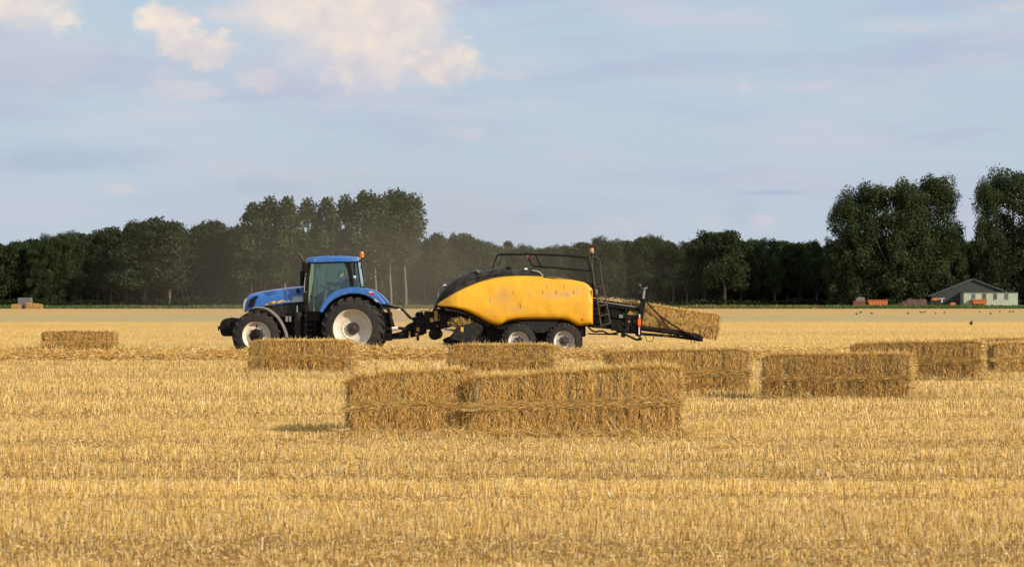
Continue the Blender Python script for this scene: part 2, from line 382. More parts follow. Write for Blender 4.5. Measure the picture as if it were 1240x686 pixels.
def band(x, y):
    """slow height bands of the stubble: combine passes and wheel tracks running across the view"""
    b = vnoise(x*.025+7, y*.55, 3, 3)
    tr = np.zeros_like(x)
    for yc, wd in TRACKS: tr = np.maximum(tr, np.exp(-(np.abs(y-yc-.25*np.sin(x*.13+yc))/(wd*2.4))**3))
    tr = tr*np.clip(2.2*vnoise(x*.22, y*.6, 41, 2)-.45, 0, 1)
    f = vnoise(x*.05+3, y*.8, 21, 2); q = vnoise(x*1.3, y*1.1, 31, 2)
    return np.clip(.80+1.0*(b-.5)+1.6*(f-.5)+.6*(q-.5)-.30*tr, .34, 1.4)
TRACKS = [(23.7, .16), (27.2, .2), (30.6, .35), (33.4, .2), (36.2, .4), (41.0, .3), (45.5, .35), (48.5, .3), (54, .4), (59, .5), (66, .5), (73, .5), (79, .6)]

def stubble():
    Vs, Ts = [], []
    def zone(d0, d1, dens, L0, W0, margin=4.0, jitter=.22, rows=True, sj=.5):
        a = (.5*.354*(d1*d1-d0*d0))+2*margin*(d1-d0); n = int(a*dens)
        u = RNG.random(n); y = np.sqrt(d0*d0+u*(d1*d1-d0*d0)); hw = .1771*y+margin
        x = (RNG.random(n)*2-1)*hw
        if rows: y = np.round(y/.125)*.125+RNG.normal(size=n)*.022
        h = band(x, y)
        keep = RNG.random(n) < np.clip(.25+h*1.0, 0, 1); x, y, h = x[keep], y[keep], h[keep]; n = len(x)
        P = np.stack([x, y, np.zeros(n)], 1)
        D = unit(np.stack([RNG.normal(size=n)*jitter, RNG.normal(size=n)*jitter, np.ones(n)], 1))
        L = L0*h*(1+RNG.normal(size=n)*.18); W = W0*(.7+.6*RNG.random(n))
        side = np.stack([RNG.normal(size=n)*sj, np.ones(n), np.zeros(n)], 1)
        c = straw_tint(n); k_ = np.clip(26/y, .12, 1)[:, None]**.9*1.2; c = c*np.minimum(k_, 1)+np.array([[.64, .45, .165]])*(1-np.minimum(k_, 1))
        g = .90+.34*(vnoise(x*.03, y*.45, 11, 3)-.3)-.10*(h < .55)*(1-y/300)
        c = c*g[:, None]
        far = np.clip((y-215)/25, 0, 1)[:, None]
        c = c*(1-far)+far*(np.array([[.44, .345, .155]])*(.85+.3*RNG.random((n, 1))))
        Vs.append(strands(P, D, L, W, side)); Ts.append(c)
    zone(16, 30, 850, .092, .0050, jitter=.17); zone(30, 46, 520, .10, .0066, jitter=.17); zone(46, 70, 230, .125, .011, jitter=.17)
    zone(70, 110, 100, .12, .017, rows=False, sj=.35); zone(110, 180, 60, .09, .022, rows=False, sj=.2, jitter=.12); zone(180, 240, 34, .06, .03, rows=False, sj=.12, jitter=.1)
    # loose straws and chaff lying on top
    n = 30000; y = 17+(RNG.random(n)**1.5)*85; x = (RNG.random(n)*2-1)*(.177*y+4)
    z = .05+RNG.random(n)*.09
    D = unit(np.stack([RNG.normal(size=n), RNG.normal(size=n)*.6, RNG.normal(size=n)*.16], 1))
    Vs.append(strands(np.stack([x, y, z], 1), D, .10+.22*RNG.random(n)**2, .004+.004*RNG.random(n)+y*.00008, np.tile([[0, .3, 1.]], (n, 1)))); Ts.append(straw_tint(n, 1.08))
    n = 120000; y = 17+RNG.random(n)*33; x = (RNG.random(n)*2-1)*(.177*y+4)
    D = unit(np.stack([RNG.normal(size=n), RNG.normal(size=n), RNG.normal(size=n)*.25+.1], 1))
    Vs.append(strands(np.stack([x, y, .004+RNG.random(n)*.035], 1), D, .02+.07*RNG.random(n)**1.5, .004+.003*RNG.random(n), RNG.normal(size=(n, 3))+[0, 0, 1.])); Ts.append(straw_tint(n, .9)*np.where(RNG.random((n, 1)) < .3, .45, 1))
    tag(quads('stubble', np.concatenate(Vs), np.concatenate(Ts), M['straw']), 'cut golden wheat stubble covering the whole field', 'stubble', kind='stuff')
stubble()

# ------------------------------------------------------------------ windrows of loose straw
def windrow(name, y0, half, hmax, x0, x1, n, label, seed, gap=None):
    rng = np.random.default_rng(seed)
    x = x0+(x1-x0)*rng.random(n); v = rng.normal(size=n)*.45; v = np.clip(v, -1, 1)
    top = hmax*(.62+.6*vnoise(x*.9, np.full(n, .5), seed, 3))*(.75+.5*vnoise(x*.16, np.full(n, 3.), seed+5, 2))
    zz = top*(1-np.abs(v)**1.6)*(.25+.75*rng.random(n)**.5)
    P = np.stack([x, y0+v*half+.35*np.sin(x*.09+seed), zz], 1)
    D = unit(np.stack([rng.normal(size=n), rng.normal(size=n)*.6, rng.normal(size=n)*.30], 1))
    V = strands(P, D, .07+.17*rng.random(n)**1.4, .009+.007*rng.random(n), rng.normal(size=(n, 3))+[0, .2, 1])
    return tag(quads(name, V, straw_tint(n, 1.04, rng), M['straw']), label, 'straw windrow', kind='stuff')
windrow('windrow', 85.4, .85, .46, -24, 24, 100000, 'raised line of loose straw in front of the tractor and baler', 1)
windrow('windrow', 99.5, .8, .22, -26, -8.6, 14000, 'thin row of loose straw behind the leftmost bale', 2)

# ================================================================== BALES
def bale(name, xl, xr, s, ytl, ytr, width=1.2, yaw=0.0, label='', ndens=1.0, seed=0, gn=1.0, loc=None, pitch=0.0, H=None, group='rectangular straw bales in the field', Lm=None):
    """a straw bale; world position from its front-face ends and the ground scale s (photo px per metre)"""
    rng = np.random.default_rng(100+seed)
    d = F/s
    if loc is None:
        L = (xr-xl)/s
        for _ in range(4):
            yl = d-math.sin(yaw)*L/2; yr = d+math.sin(yaw)*L/2; X0 = (xl-620)/F*yl; L = ((xr-620)/F*yr-X0)/math.cos(yaw)
        hl = EYE-(ytl-HZ)/F*yl; hr = EYE-(ytr-HZ)/F*yr; org = (X0, yl, 0)
    else: L = Lm; hl, hr = H; org = loc
    o = empty(name, org, yaw); o.rotation_euler = (0, pitch, yaw)
    tag(o, label, 'straw bale', group)
    hgt = lambda x: hl+(hr-hl)*np.clip(np.asarray(x)/L, 0, 1)+.035*(vnoise(np.atleast_1d(np.asarray(x, float)*1.7)+seed, np.atleast_1d(np.asarray(x, float)*0), seed+30, 3).reshape(np.shape(x))-.5)-.05*np.exp(-np.clip(np.asarray(x)/.09, 0, 9))-.05*np.exp(-np.clip((L-np.asarray(x))/.09, 0, 9))
    # packed body: closed grid box with flake grooves
    bm = bmesh.new(); nx, ny, nz = max(20, int(L*22)), 14, 14
    r = bmesh.ops.create_cube(bm, size=1)
    bmesh.ops.delete(bm, geom=bm.verts[:], context='VERTS')
    cache = {}
    def vert(i, j, k):
        if (i, j, k) in cache: return cache[i, j, k]
        x = i/nx*L; v = j/ny; u = k/nz
        h = hgt(x)
        x2 = x+ (.5-u)*(.10*(x/L < .5)*(1-x/L*2))*-1.2*(1-u)
        y2 = v*width; z2 = u*h
        g = vnoise(np.array([x*9.0]), np.array([u*2.2+j*.01]), seed, 2)[0]; g2 = vnoise(np.array([x*24.]), np.array([u*14.]), seed+3, 2)[0]
        if j == 0: y2 += .09*(g-.5)+.03*(g2-.5)-.035*math.sin(math.pi*u)+.05*(max(0, 1-x/.08)+max(0, 1-(L-x)/.08))+(.02 if abs(u-.5) < .05 else 0)+.02*math.exp(-((u-.25)/.1)**2)
        if j == ny: y2 -= .05*(g-.5)
        if i == 0: x2 += .05*(vnoise(np.array([v*8]), np.array([u*6]), seed+7, 2)[0]-.5)+.04*(u**6)
        if i == nx: x2 += .07*(vnoise(np.array([v*8]), np.array([u*6]), seed+8, 2)[0]-.5)-.05*(u**6)
        if k == nz: z2 += .05*(vnoise(np.array([x*5]), np.array([v*6]), seed+9, 2)[0]-.6)
        cache[i, j, k] = bm.verts.new((x2, y2, z2)); return cache[i, j, k]
    def f(*a): bm.faces.new([vert(*q) for q in a])
    for i in range(nx):
        for k in range(nz):
            f((i, 0, k), (i+1, 0, k), (i+1, 0, k+1), (i, 0, k+1)); f((i, ny, k), (i, ny, k+1), (i+1, ny, k+1), (i+1, ny, k))
        for j in range(ny):
            f((i, j, nz), (i+1, j, nz), (i+1, j+1, nz), (i, j+1, nz)); f((i, j, 0), (i, j+1, 0), (i+1, j+1, 0), (i+1, j, 0))
    for j in range(ny):
        for k in range(nz):
            f((0, j, k), (0, j, k+1), (0, j+1, k+1), (0, j+1, k)); f((nx, j, k), (nx, j+1, k), (nx, j+1, k+1), (nx, j, k+1))
    me = bpy.data.meshes.new('packed_straw'); bm.to_mesh(me); bm.free()
    co = np.zeros(len(me.vertices)*3); me.vertices.foreach_get('co', co); co = co.reshape(-1, 3)
    nn = vnoise(co[:, 0]*40, co[:, 2]*7+co[:, 1]*7, seed, 3)
    c = np.ones((len(co), 4)); c[:, :3] = np.array([.25, .155, .045])*(.35+nn[:, None]*1.1)
    at = me.attributes.new('tint', 'FLOAT_COLOR', 'POINT'); at.data.foreach_set('color', c.reshape(-1).astype(np.float32))
    link('packed_straw', me, M['straw'], o)
    Vs, Ts = [], []
    w0 = max(.006, .42/s)          # straw width grows a little with distance to keep the texture readable
    k = ndens*(s/84)**.8
    def add(P, D, Lh, W, side, gain, zfrac=None, dark=0, fac=None):
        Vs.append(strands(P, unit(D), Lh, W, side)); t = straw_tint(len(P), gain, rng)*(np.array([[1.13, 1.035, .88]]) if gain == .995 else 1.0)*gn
        if fac is not None: t = t*fac[:, None]
        t = t/np.maximum(1, t.max(axis=1, keepdims=True)/.84)
        if dark: t[rng.random(len(P)) < dark] *= .45
        Ts.append(t)
    A = L*.8
    # front face: flakes pressed up and down
    for face in (0, 1):
        n = int(8200*A*k*(1 if face == 0 else .25)); x = rng.random(n)*L; u = rng.random(n)**.9
        kp = rng.random(n) < .25+1.2*np.clip((vnoise(x*15, u*1.3, seed+40, 2)-.30)*2.8, 0, 1); x, u = x[kp], u[kp]; n = len(x)
        lean = (vnoise(x*3.2, u*3, seed, 2)-.5)*.9
        fl = vnoise(x*11, np.zeros(n), seed+2, 1)
        yy = (-.012-.05*fl*rng.random(n)-.035*np.sin(math.pi*u)+.05*(np.clip(1-x/.08, 0, 1)+np.clip(1-(L-x)/.08, 0, 1))) if face == 0 else width+.012+.03*rng.random(n)
        P = np.stack([x, np.full(n, 0.)+yy, u*hgt(x)*1.0], 1)
        sg = np.sign(rng.random(n)-.5)
        D = np.stack([lean*.9+rng.normal(size=n)*.27, np.full(n, 0.)-(1 if face == 0 else -1)*np.abs(rng.normal(size=n)*.16), sg*(.5+.8*rng.random(n))], 1)
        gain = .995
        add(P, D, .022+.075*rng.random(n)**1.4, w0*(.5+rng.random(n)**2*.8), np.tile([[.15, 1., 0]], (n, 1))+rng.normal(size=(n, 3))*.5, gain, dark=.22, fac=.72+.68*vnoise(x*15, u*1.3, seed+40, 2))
    n = int(170*A*k); x = rng.random(n)*L; u = rng.random(n)
    D = np.stack([rng.normal(size=n)*.45, -np.abs(rng.normal(size=n)*.15), np.sign(rng.random(n)-.5)], 1)
    add(np.stack([x, -.03-.03*rng.random(n), u*hgt(x)*.95], 1), D, .07+.12*rng.random(n), w0*(.5+rng.random(n)*.5), np.tile([[.1, 1., 0]], (n, 1)), 1.12)
    # middle seam: straw dragged lengthways
    n = int(1900*L*k); x = rng.random(n)*L
    P = np.stack([x, -.035-.045*rng.random(n), hgt(x)*.54+rng.normal(size=n)*.024+.02*(vnoise(x*5, x*0, seed, 2)-.5)], 1)
    D = np.stack([np.sign(rng.random(n)-.5), -.1+rng.normal(size=n)*.2, rng.normal(size=n)*.30], 1)
    add(P, D, .05+.10*rng.random(n), w0*(.7+rng.random(n)*.7), np.tile([[0, 1., .4]], (n, 1)), 1.1, dark=.2)
    # ends
    for e in (0, 1):
        n = int(3400*width*.8*k); v = rng.random(n); u = rng.random(n); xe = (-.01 if e == 0 else L+.01)+0*v
        P = np.stack([xe+(.03*rng.random(n))*(1 if e else -1), v*width, u*(hl if e == 0 else hr)*.98], 1)
        D = np.stack([(1 if e else -1)*np.abs(rng.normal(size=n))*.35, rng.normal(size=n)*.5, rng.normal(size=n)*.9-.25], 1)
        add(P, D, .03+.10*rng.random(n)**1.3, w0*(.6+rng.random(n)*.8), np.tile([[1., 0, 0]], (n, 1))+rng.normal(size=(n, 3))*.4, .9, dark=.25)
    # top: loose, flattened, bright
    n = int(3800*L*width*k*.8); x = rng.random(n)*(L+.06)-.03; v = rng.random(n)
    fz = .055*(vnoise(x*2.2, v*3, seed+4, 3))
    P = np.stack([x, v*(width+.01), hgt(x)+fz*rng.random(n)-.005], 1)
    D = np.stack([rng.normal(size=n), rng.normal(size=n), np.abs(rng.normal(size=n))*.28], 1)
    add(P, D, .05+.13*rng.random(n)**1.5, w0*(.7+rng.random(n)*.7), np.tile([[0, .3, 1.]], (n, 1))+rng.normal(size=(n, 3))*.4, 1.0)
    n = int(900*L*k); x = rng.random(n)*(L+.04)-.02
    D = np.stack([rng.normal(size=n), -np.abs(rng.normal(size=n))*.2, rng.normal(size=n)*.35+.2], 1)
    add(np.stack([x, .005+.08*rng.random(n), hgt(x)+.03*rng.random(n)], 1), D, .03+.07*rng.random(n), w0*(.6+rng.random(n)*.6), np.tile([[0, .6, 1.]], (n, 1)), 1.0)
    # straws standing off the top edge, and hanging over the front edge
    n = int(330*L*k); x = rng.random(n)*L; v = rng.random(n)
    P = np.stack([x, v*width, hgt(x)+.01], 1); D = np.stack([rng.normal(size=n)*.6, rng.normal(size=n)*.5, np.ones(n)*.8], 1)
    add(P, D, .03+.10*rng.random(n)**2, w0*(.6+rng.random(n)*.5), np.tile([[0, 1., 0]], (n, 1)), 1.08)
    n = int(70*L*k); x = rng.random(n)*L; x = x[rng.random(n) < .25+vnoise(x*4, x*0, seed, 2)]; n = len(x)
    P = np.stack([x, -.02-.03*rng.random(n), hgt(x)+.015-.03*rng.random(n)], 1)
    D = np.stack([.75+rng.normal(size=n)*.5, -.22+rng.normal(size=n)*.1, -np.ones(n)], 1)
    add(P, D, .04+.11*rng.random(n)**1.5, w0*(.6+rng.random(n)*.7), np.tile([[0, 1., 0]], (n, 1)), .9, dark=.2)
    # corner tufts and litter on the ground
    if loc is None:
        n = int(420*L*k); x = rng.random(n)*(L+.5)-.2
        P = np.stack([x, -.12*np.abs(rng.normal(size=n))-.02, .08*rng.random(n)+.03], 1)
        D = np.stack([rng.normal(size=n), rng.normal(size=n)*.4, rng.normal(size=n)*.5+.2], 1)
        add(P, D, .06+.14*rng.random(n), w0*(.6+rng.random(n)*.6), rng.normal(size=(n, 3)), .9)
    quads('loose_straw', np.concatenate(Vs), np.concatenate(Ts), M['straw'], o)
    return o

bale('straw_bale', 566, 820, 87.4, 461, 445.5, yaw=R(-2.0), seed=1, ndens=1.25, label='largest and nearest straw bale in the centre foreground')
bale('straw_bale', 424, 563.5, 87.0, 459.5, 449, yaw=R(-1), seed=2, ndens=1.2, label='shorter left bale of the foreground pair, butted against the largest bale')
bale('straw_bale', 735, 904, 62.0, 428, 424.5, yaw=R(-5), seed=3, label='straw bale standing just behind the right end of the big foreground bale')
bale('straw_bale', 925, 1098, 65.3, 431.5, 430.5, yaw=R(-14), seed=4, label='straw bale right of centre with a bright sunlit right end')
bale('straw_bale', 1031, 1185, 52.3, 418, 414.5, yaw=R(-16), seed=5, label='long straw bale behind and right of the one with the bright end')
bale('straw_bale', 1203, 1336, 49, 417.5, 416.5, yaw=R(0), seed=6, label='straw bale cut off by the right edge of the photo, nearer of the two there')
bale('straw_bale', 1190.5, 1306, 43.5, 411.5, 411, yaw=R(0), seed=7, label='straw bale at the right edge standing behind the nearer one')
bale('straw_bale', 545, 668, 48.5, 419.5, 419.5, yaw=R(-9), seed=8, label='straw bale in front of the baler wheels, behind the foreground pair')
bale('straw_bale', 303, 423, 48.2, 414.5, 414.5, yaw=R(-6), seed=9, label='straw bale in front of the tractor between its front and rear wheels')
bale('straw_bale', 52, 135, 35.6, 402.5, 402.8, yaw=R(-2), seed=10, label='lone straw bale far out on the left side of the field')

# ================================================================== wheels
def tyre_profile(Rr, rim, w, n=14):
    h = w/2; P = [(rim, -h*.72), (rim+.02, -h*.82)]
    for k in range(n+1):
        a = math.pi*k/n   # from -h side to +h side over the tread
        yy = -h*math.cos(a); rr = rim+.03+(Rr-rim-.03)*(math.sin(a)**.36)
        P.append((rr, yy*(1 if abs(yy) < h*.9 else .97)))
    P += [(rim+.02, h*.82), (rim, h*.72)]
    return P
def tyre(Rr, rim, w, lugs, lugh, parent, kind='rear'):
    bm = bmesh.new(); add_lathe(bm, tyre_profile(Rr-lugh, rim, w), 0, 0, 56)
    h = w/2
    for side in (-1, 1):
        for i in range(lugs):
            a0 = 2*math.pi*(i+(.5 if side > 0 else 0))/lugs
            secs = []
            for (f, da, rr) in ((.02, 0.0, Rr), (.5, .10, Rr-.005), (.84, .18, Rr-lugh*.7), (.95, .20, Rr-lugh-.05 if kind != 'trailer' else Rr-lugh-.045)):
                yy = side*h*f; wv = .035 if f < .9 else .03
                a = a0+da; t = wv/Rr
                secs.append([(rr*math.cos(a-t), yy, rr*math.sin(a-t)), (rr*math.cos(a+t), yy, rr*math.sin(a+t)),
                             ((rr-.09)*math.cos(a+t*1.2), yy*.96, (rr-.09)*math.sin(a+t*1.2)), ((rr-.09)*math.cos(a-t*1.2), yy*.96, (rr-.09)*math.sin(a-t*1.2))])
            vs = [[bm.verts.new(p) for p in s] for s in secs]
            for q in range(3):
                for k in range(4): bm.faces.new((vs[q][k], vs[q][(k+1) % 4], vs[q+1][(k+1) % 4], vs[q+1][k]))
            bm.faces.new(vs[0]); bm.faces.new(vs[-1][::-1])
    return from_bm('tyre', bm, M['rubber'], parent, auto=35)
def wheel(parent, x, y, z, Rr, rim, w, lugs, lugh, near=-1, kind='rear', rimm='rim'):
    """outer face points to -Y when near=-1"""
    wo_ = empty('wheel', (x, y, z), 0, parent)
    if near > 0: wo_.rotation_euler = (0, 0, math.pi)
    tyre(Rr, rim, w, lugs, lugh if kind != 'trailer' else .018, wo_, kind)
    bm = bmesh.new(); h = w/2
    if kind == 'rear':
        prof = [(rim+.012, -h*.62), (rim+.02, -h*.74), (rim+.004, -h*.78), (rim-.03, -h*.72), (rim-.05, -h*.50), (rim*.86, -h*.30), (rim*.80, -h*.16), (rim*.62, -h*.10), (rim*.58, -h*.16), (rim*.54, -h*.16), (rim*.50, -h*.08), (rim*.36, -h*.06), (0.0, -h*.06)]
    else:
        prof = [(rim+.01, -h*.62), (rim+.015, -h*.74), (rim, -h*.78), (rim-.025, -h*.70), (rim-.035, -h*.35), (rim*.78, -h*.22), (rim*.55, -h*.35), (rim*.45, -h*.38), (0, -h*.38)]
    prof = [(rim+.01, h*.62)]+[(rim-.03, h*.5), (rim-.05, -h*.05)]+[(rim-.05, -h*.06)] and prof
    add_lathe(bm, prof, 0, 0, 56)
    from_bm('rim', bm, M[rimm], wo_, auto=40)
    bm = bmesh.new()
    if kind == 'rear':
        add_lathe(bm, [(.10, -h*.0), (.10, -h*.26), (.08, -h*.30), (.05, -h*.32), (.045, -h*.42), (0, -h*.42)], 0, 0, 32)
        for k in range(10):
            a = 2*math.pi*k/10; add_tube(bm, [(.175*math.cos(a), -h*.04, .175*math.sin(a)), (.175*math.cos(a), -h*.24, .175*math.sin(a))], .024, 6)
            add_box(bm, -.018, .018, -h*.30, -h*.05, .06, .19, Matrix.Rotation(a, 4, 'Y'))
        from_bm('hub', bm, M['rust'], wo_, auto=40)
    elif kind == 'front':
        add_lathe(bm, [(.21, -h*.30), (.21, -h*.52), (.18, -h*.62), (.12, -h*.70), (0, -h*.72)], 0, 0, 32)
        for k in range(8):
            a = 2*math.pi*k/8; add_tube(bm, [(.235*math.cos(a), -h*.3, .235*math.sin(a)), (.235*math.cos(a), -h*.46, .235*math.sin(a))], .018, 6)
        add_tube(bm, [(0, -h*.2, .30), (0, -h*.33, .30)], .035, 10)
        from_bm('hub', bm, M['black'], wo_, auto=40)
    else:
        add_lathe(bm, [(.085, -h*.3), (.085, -h*.56), (.05, -h*.62), (0, -h*.63)], 0, 0, 24)
        for k in range(8):
            a = 2*math.pi*k/8+.2; add_box(bm, -.022, .022, -h*.50, -h*.36, .05, .165, Matrix.Rotation(a, 4, 'Y'))
            add_tube(bm, [(.12*math.cos(a), -h*.38, .12*math.sin(a)), (.12*math.cos(a), -h*.5, .12*math.sin(a))], .016, 6)
        from_bm('hub', bm, M['rust'], wo_, auto=40)
    return wo_

# ================================================================== TRACTOR
def tx(X): return (X-849)/186.8
def tz(Y): return (695.8-Y)/186.8
def TP(*p): return [(tx(a), tz(b)) for a, b in p]
TRX, TRY = (428.2-620)/39.2, 90.45
tr = empty('tractor', (TRX, TRY, 0), R(-1.6))
tag(tr, 'blue four-wheel-drive tractor with cream wheels pulling the yellow baler', 'tractor')
def part(name, bm, m, parent=None, **k): return from_bm(name, bm, M[m], parent or tr, **k)

bm = bmesh.new()
hood_st = [(200, 372, 414, .22), (204, 350, 418, .30), (212, 332, 414, .35), (226, 319, 405, .38), (248, 309, 397, .405), (300, 297, 388, .43), (400, 281, 374, .46), (480, 272, 364, .48), (553, 266, 358, .49)]
add_loft(bm, [(tx(a), tz(c), tz(b), d) for a, b, c, d in hood_st], rr=.16, seg=6)
hood = part('hood', bm, 'blue', auto=50)
bm = bmesh.new(); add_plate(bm, TP((227, 388), (240, 345), (262, 327), (289, 323), (272, 352), (262, 384), (240, 391)), -.455, -.40)
from_bm('side_grille', bm, M['black'], hood, bevel=.006)
bm = bmesh.new(); add_plate(bm, TP((198, 408), (197, 375), (203, 350), (213, 338), (222, 340), (214, 362), (208, 408)), -.37, -.16)
from_bm('headlight', bm, M['chrome'], hood, bevel=.008)
bm = bmesh.new(); add_plate(bm, TP((198, 408), (197, 375), (203, 350), (213, 338), (222, 340), (214, 362), (208, 408)), .16, .37)
from_bm('headlight', bm, M['chrome'], hood, bevel=.008)
# decals on the hood side: yellow swoosh, lettering, model mark
bm = bmesh.new(); add_plate(bm, TP((325, 379), (345, 366), (385, 352), (392, 354), (388, 366), (350, 376)), -.488, -.47)
add_plate(bm, TP((396, 366), (402, 357), (435, 346), (433, 358), (410, 365)), -.492, -.475)
from_bm('yellow_decal', bm, M['decal_y'], hood)
text_part('lettering', 'NEW', .062, (tx(345), -.494, tz(374)), M['black'], hood, .25, (R(90), R(-10), 0))
text_part('lettering', 'HOLLAND', .075, (tx(436), -.497, tz(360)), M['white'], hood, .2, (R(90), R(-2), 0), sx=.75)
bm = bmesh.new(); add_plate(bm, TP((485, 362), (492, 328), (549, 322), (549, 357)), -.4945, -.48)
from_bm('pale_decal', bm, M['decal_w'], hood)
text_part('model_mark', 'T7050', .13, (tx(496), -.499, tz(354)), M['white'], hood, .1, sx=.8)
# engine side panel, chassis, axle
bm = bmesh.new(); add_loft(bm, [(tx(a), tz(c), tz(b), d) for a, b, c, d in [(228, 404, 440, .36), (300, 387, 445, .42), (400, 373, 450, .45), (553, 357, 440, .47)]], rr=.02)
part('engine_panel', bm, 'panelgrey', bevel=.01)
bm = bmesh.new(); add_box(bm, tx(225), tx(900), -.28, .28, tz(575), tz(430)); add_box(bm, tx(270), tx(560), -.36, .36, tz(520), tz(430))
add_box(bm, tx(640), tx(1000), -.42, .42, tz(560), tz(380))
part('chassis', bm, 'black', bevel=.03)
bm = bmesh.new(); add_box(bm, tx(262), tx(318), -.75, .75, tz(600), tz(535)); add_tube(bm, [(tx(330), -.7, tz(560)), (tx(330), .7, tz(560))], .03)
part('front_axle', bm, 'black', bevel=.02)
bm = bmesh.new(); add_tube(bm, [(0, -.9, tz(512)), (0, .9, tz(512))], .14, 14); part('rear_axle', bm, 'black')
# front weight block
bm = bmesh.new(); add_plate(bm, TP((62, 500), (70, 472), (92, 457), (125, 450), (160, 455), (185, 466), (215, 480), (215, 545), (160, 558), (80, 560), (66, 540)), -.47, .47)
wgt = part('front_weight', bm, 'black', bevel=.03)
bm = bmesh.new(); add_tube(bm, [(tx(62), 0, tz(510)), (tx(42), 0, tz(508))], .035); add_tube(bm, [(tx(44), 0, tz(500)), (tx(46), 0, tz(528))], .02); add_tube(bm, [(tx(52), -.2, tz(512)), (tx(52), .2, tz(512))], .03)
from_bm('hook', bm, M['black'], wgt)
bm = bmesh.new(); add_plate(bm, TP((108, 488), (120, 486), (122, 500), (110, 502)), -.475, -.46); from_bm('worn_patch', bm, M['rust'], wgt)
# wheels
wheel(tr, 0, -.93, .985, .985, .60, .62, 20, .055, -1, 'rear')
wheel(tr, 0, .93, .985, .985, .60, .62, 20, .055, 1, 'rear')
w1 = wheel(tr, tx(290), -.92, .765, .765, .435, .50, 18, .045, -1, 'front'); w1.rotation_euler[2] = R(3)
w2 = wheel(tr, tx(290)-.02, .92, .765, .765, .435, .50, 18, .045, 1, 'front'); w2.rotation_euler[2] = math.pi+R(3)
# rear fenders
fo = [(656, 418), (662, 392), (676, 364), (700, 334), (728, 310), (760, 291), (800, 278), (845, 272), (890, 275), (925, 283), (960, 296), (990, 317), (1015, 343), (1036, 371)]
fi = [(1005, 372), (985, 356), (960, 338), (925, 321), (880, 311), (830, 311), (785, 322), (745, 340), (712, 366), (688, 396), (676, 420)]
for sgn in (-1, 1):
    bm = bmesh.new(); poly = TP(*fo)+TP(*fi)
    add_plate(bm, poly, sgn*1.17, sgn*.62)
    fd = part('fender', bm, 'blue', bevel=.022, auto=35)
    if sgn < 0:
        bm = bmesh.new(); add_plate(bm, TP((944, 305), (966, 305), (972, 320), (950, 321)), -1.176, -1.165); from_bm('reflector', bm, M['red'], fd)
        bm = bmesh.new(); add_plate(bm, TP((944, 298), (960, 299), (966, 305), (944, 305)), -1.176, -1.165); from_bm('reflector_top', bm, M['white'], fd)
        bm = bmesh.new(); add_plate(bm, TP((972, 340), (985, 342), (1000, 356), (990, 362), (975, 350)), -1.178, -1.16); from_bm('rear_lamp', bm, M['chrome'], fd, bevel=.004)
bm = bmesh.new()
add_plate(bm, TP(*fi[::-1])+TP((1010, 420), (960, 560), (640, 560), (650, 420)), -.60, -.52)
part('wheel_arch_liner', bm, 'black')
# front mudguard: curved strip
for sgn in (-1, 1):
    bm = bmesh.new(); path = smoothpath([(tx(a), 0, tz(b)) for a, b in [(272, 388), (305, 385), (340, 391), (372, 406), (402, 430), (428, 462), (448, 498), (462, 532), (470, 562)]], 4)
    o_, i_ = [(p[0], p[2]) for p in path], []
    for k, p in enumerate(o_):
        q = o_[min(k+1, len(o_)-1)]; r_ = o_[max(k-1, 0)]; dx, dz = q[0]-r_[0], q[1]-r_[1]; l = math.hypot(dx, dz); i_.append((p[0]+dz/l*.045, p[1]-dx/l*.045))
    for a in range(len(o_)-1):
        add_plate(bm, [o_[a], o_[a+1], i_[a+1], i_[a]], sgn*1.12, sgn*.72)
    bmesh.ops.remove_doubles(bm, verts=bm.verts, dist=.0005)
    part('front_mudguard', bm, 'greyguard')
# side gear under the cab
bm = bmesh.new(); add_tube(bm, [(tx(528), -.62, tz(558)), (tx(528), -.62, tz(425)), (tx(528), -.62, tz(418))], [.15, .15, .11], 18); part('air_tank', bm, 'panelgrey', auto=40)
bm = bmesh.new(); add_tube(bm, [(tx(518), -.66, tz(420)), (tx(518), -.66, tz(380))], [.028, .022], 8); part('filler_pipe', bm, 'greyguard')
for a in (450, 470):
    bm = bmesh.new(); add_box(bm, tx(a), tx(a+15), -.66, -.5, tz(474), tz(442)); part('battery_box', bm, 'greyguard', bevel=.008)
bm = bmesh.new(); add_box(bm, tx(560), tx(655), -.86, -.3, tz(470), tz(425)); add_box(bm, tx(556), tx(640), -.80, -.35, tz(556), tz(470))
st = part('fuel_tank', bm, 'black', bevel=.03)
bm = bmesh.new()
for yy in (490, 520, 552): add_box(bm, tx(572), tx(628), -.98, -.8, tz(yy+4), tz(yy))
for xx in (572, 626): add_box(bm, tx(xx), tx(xx+5), -.97, -.85, tz(556), tz(440))
part('steps', bm, 'black', bevel=.004)
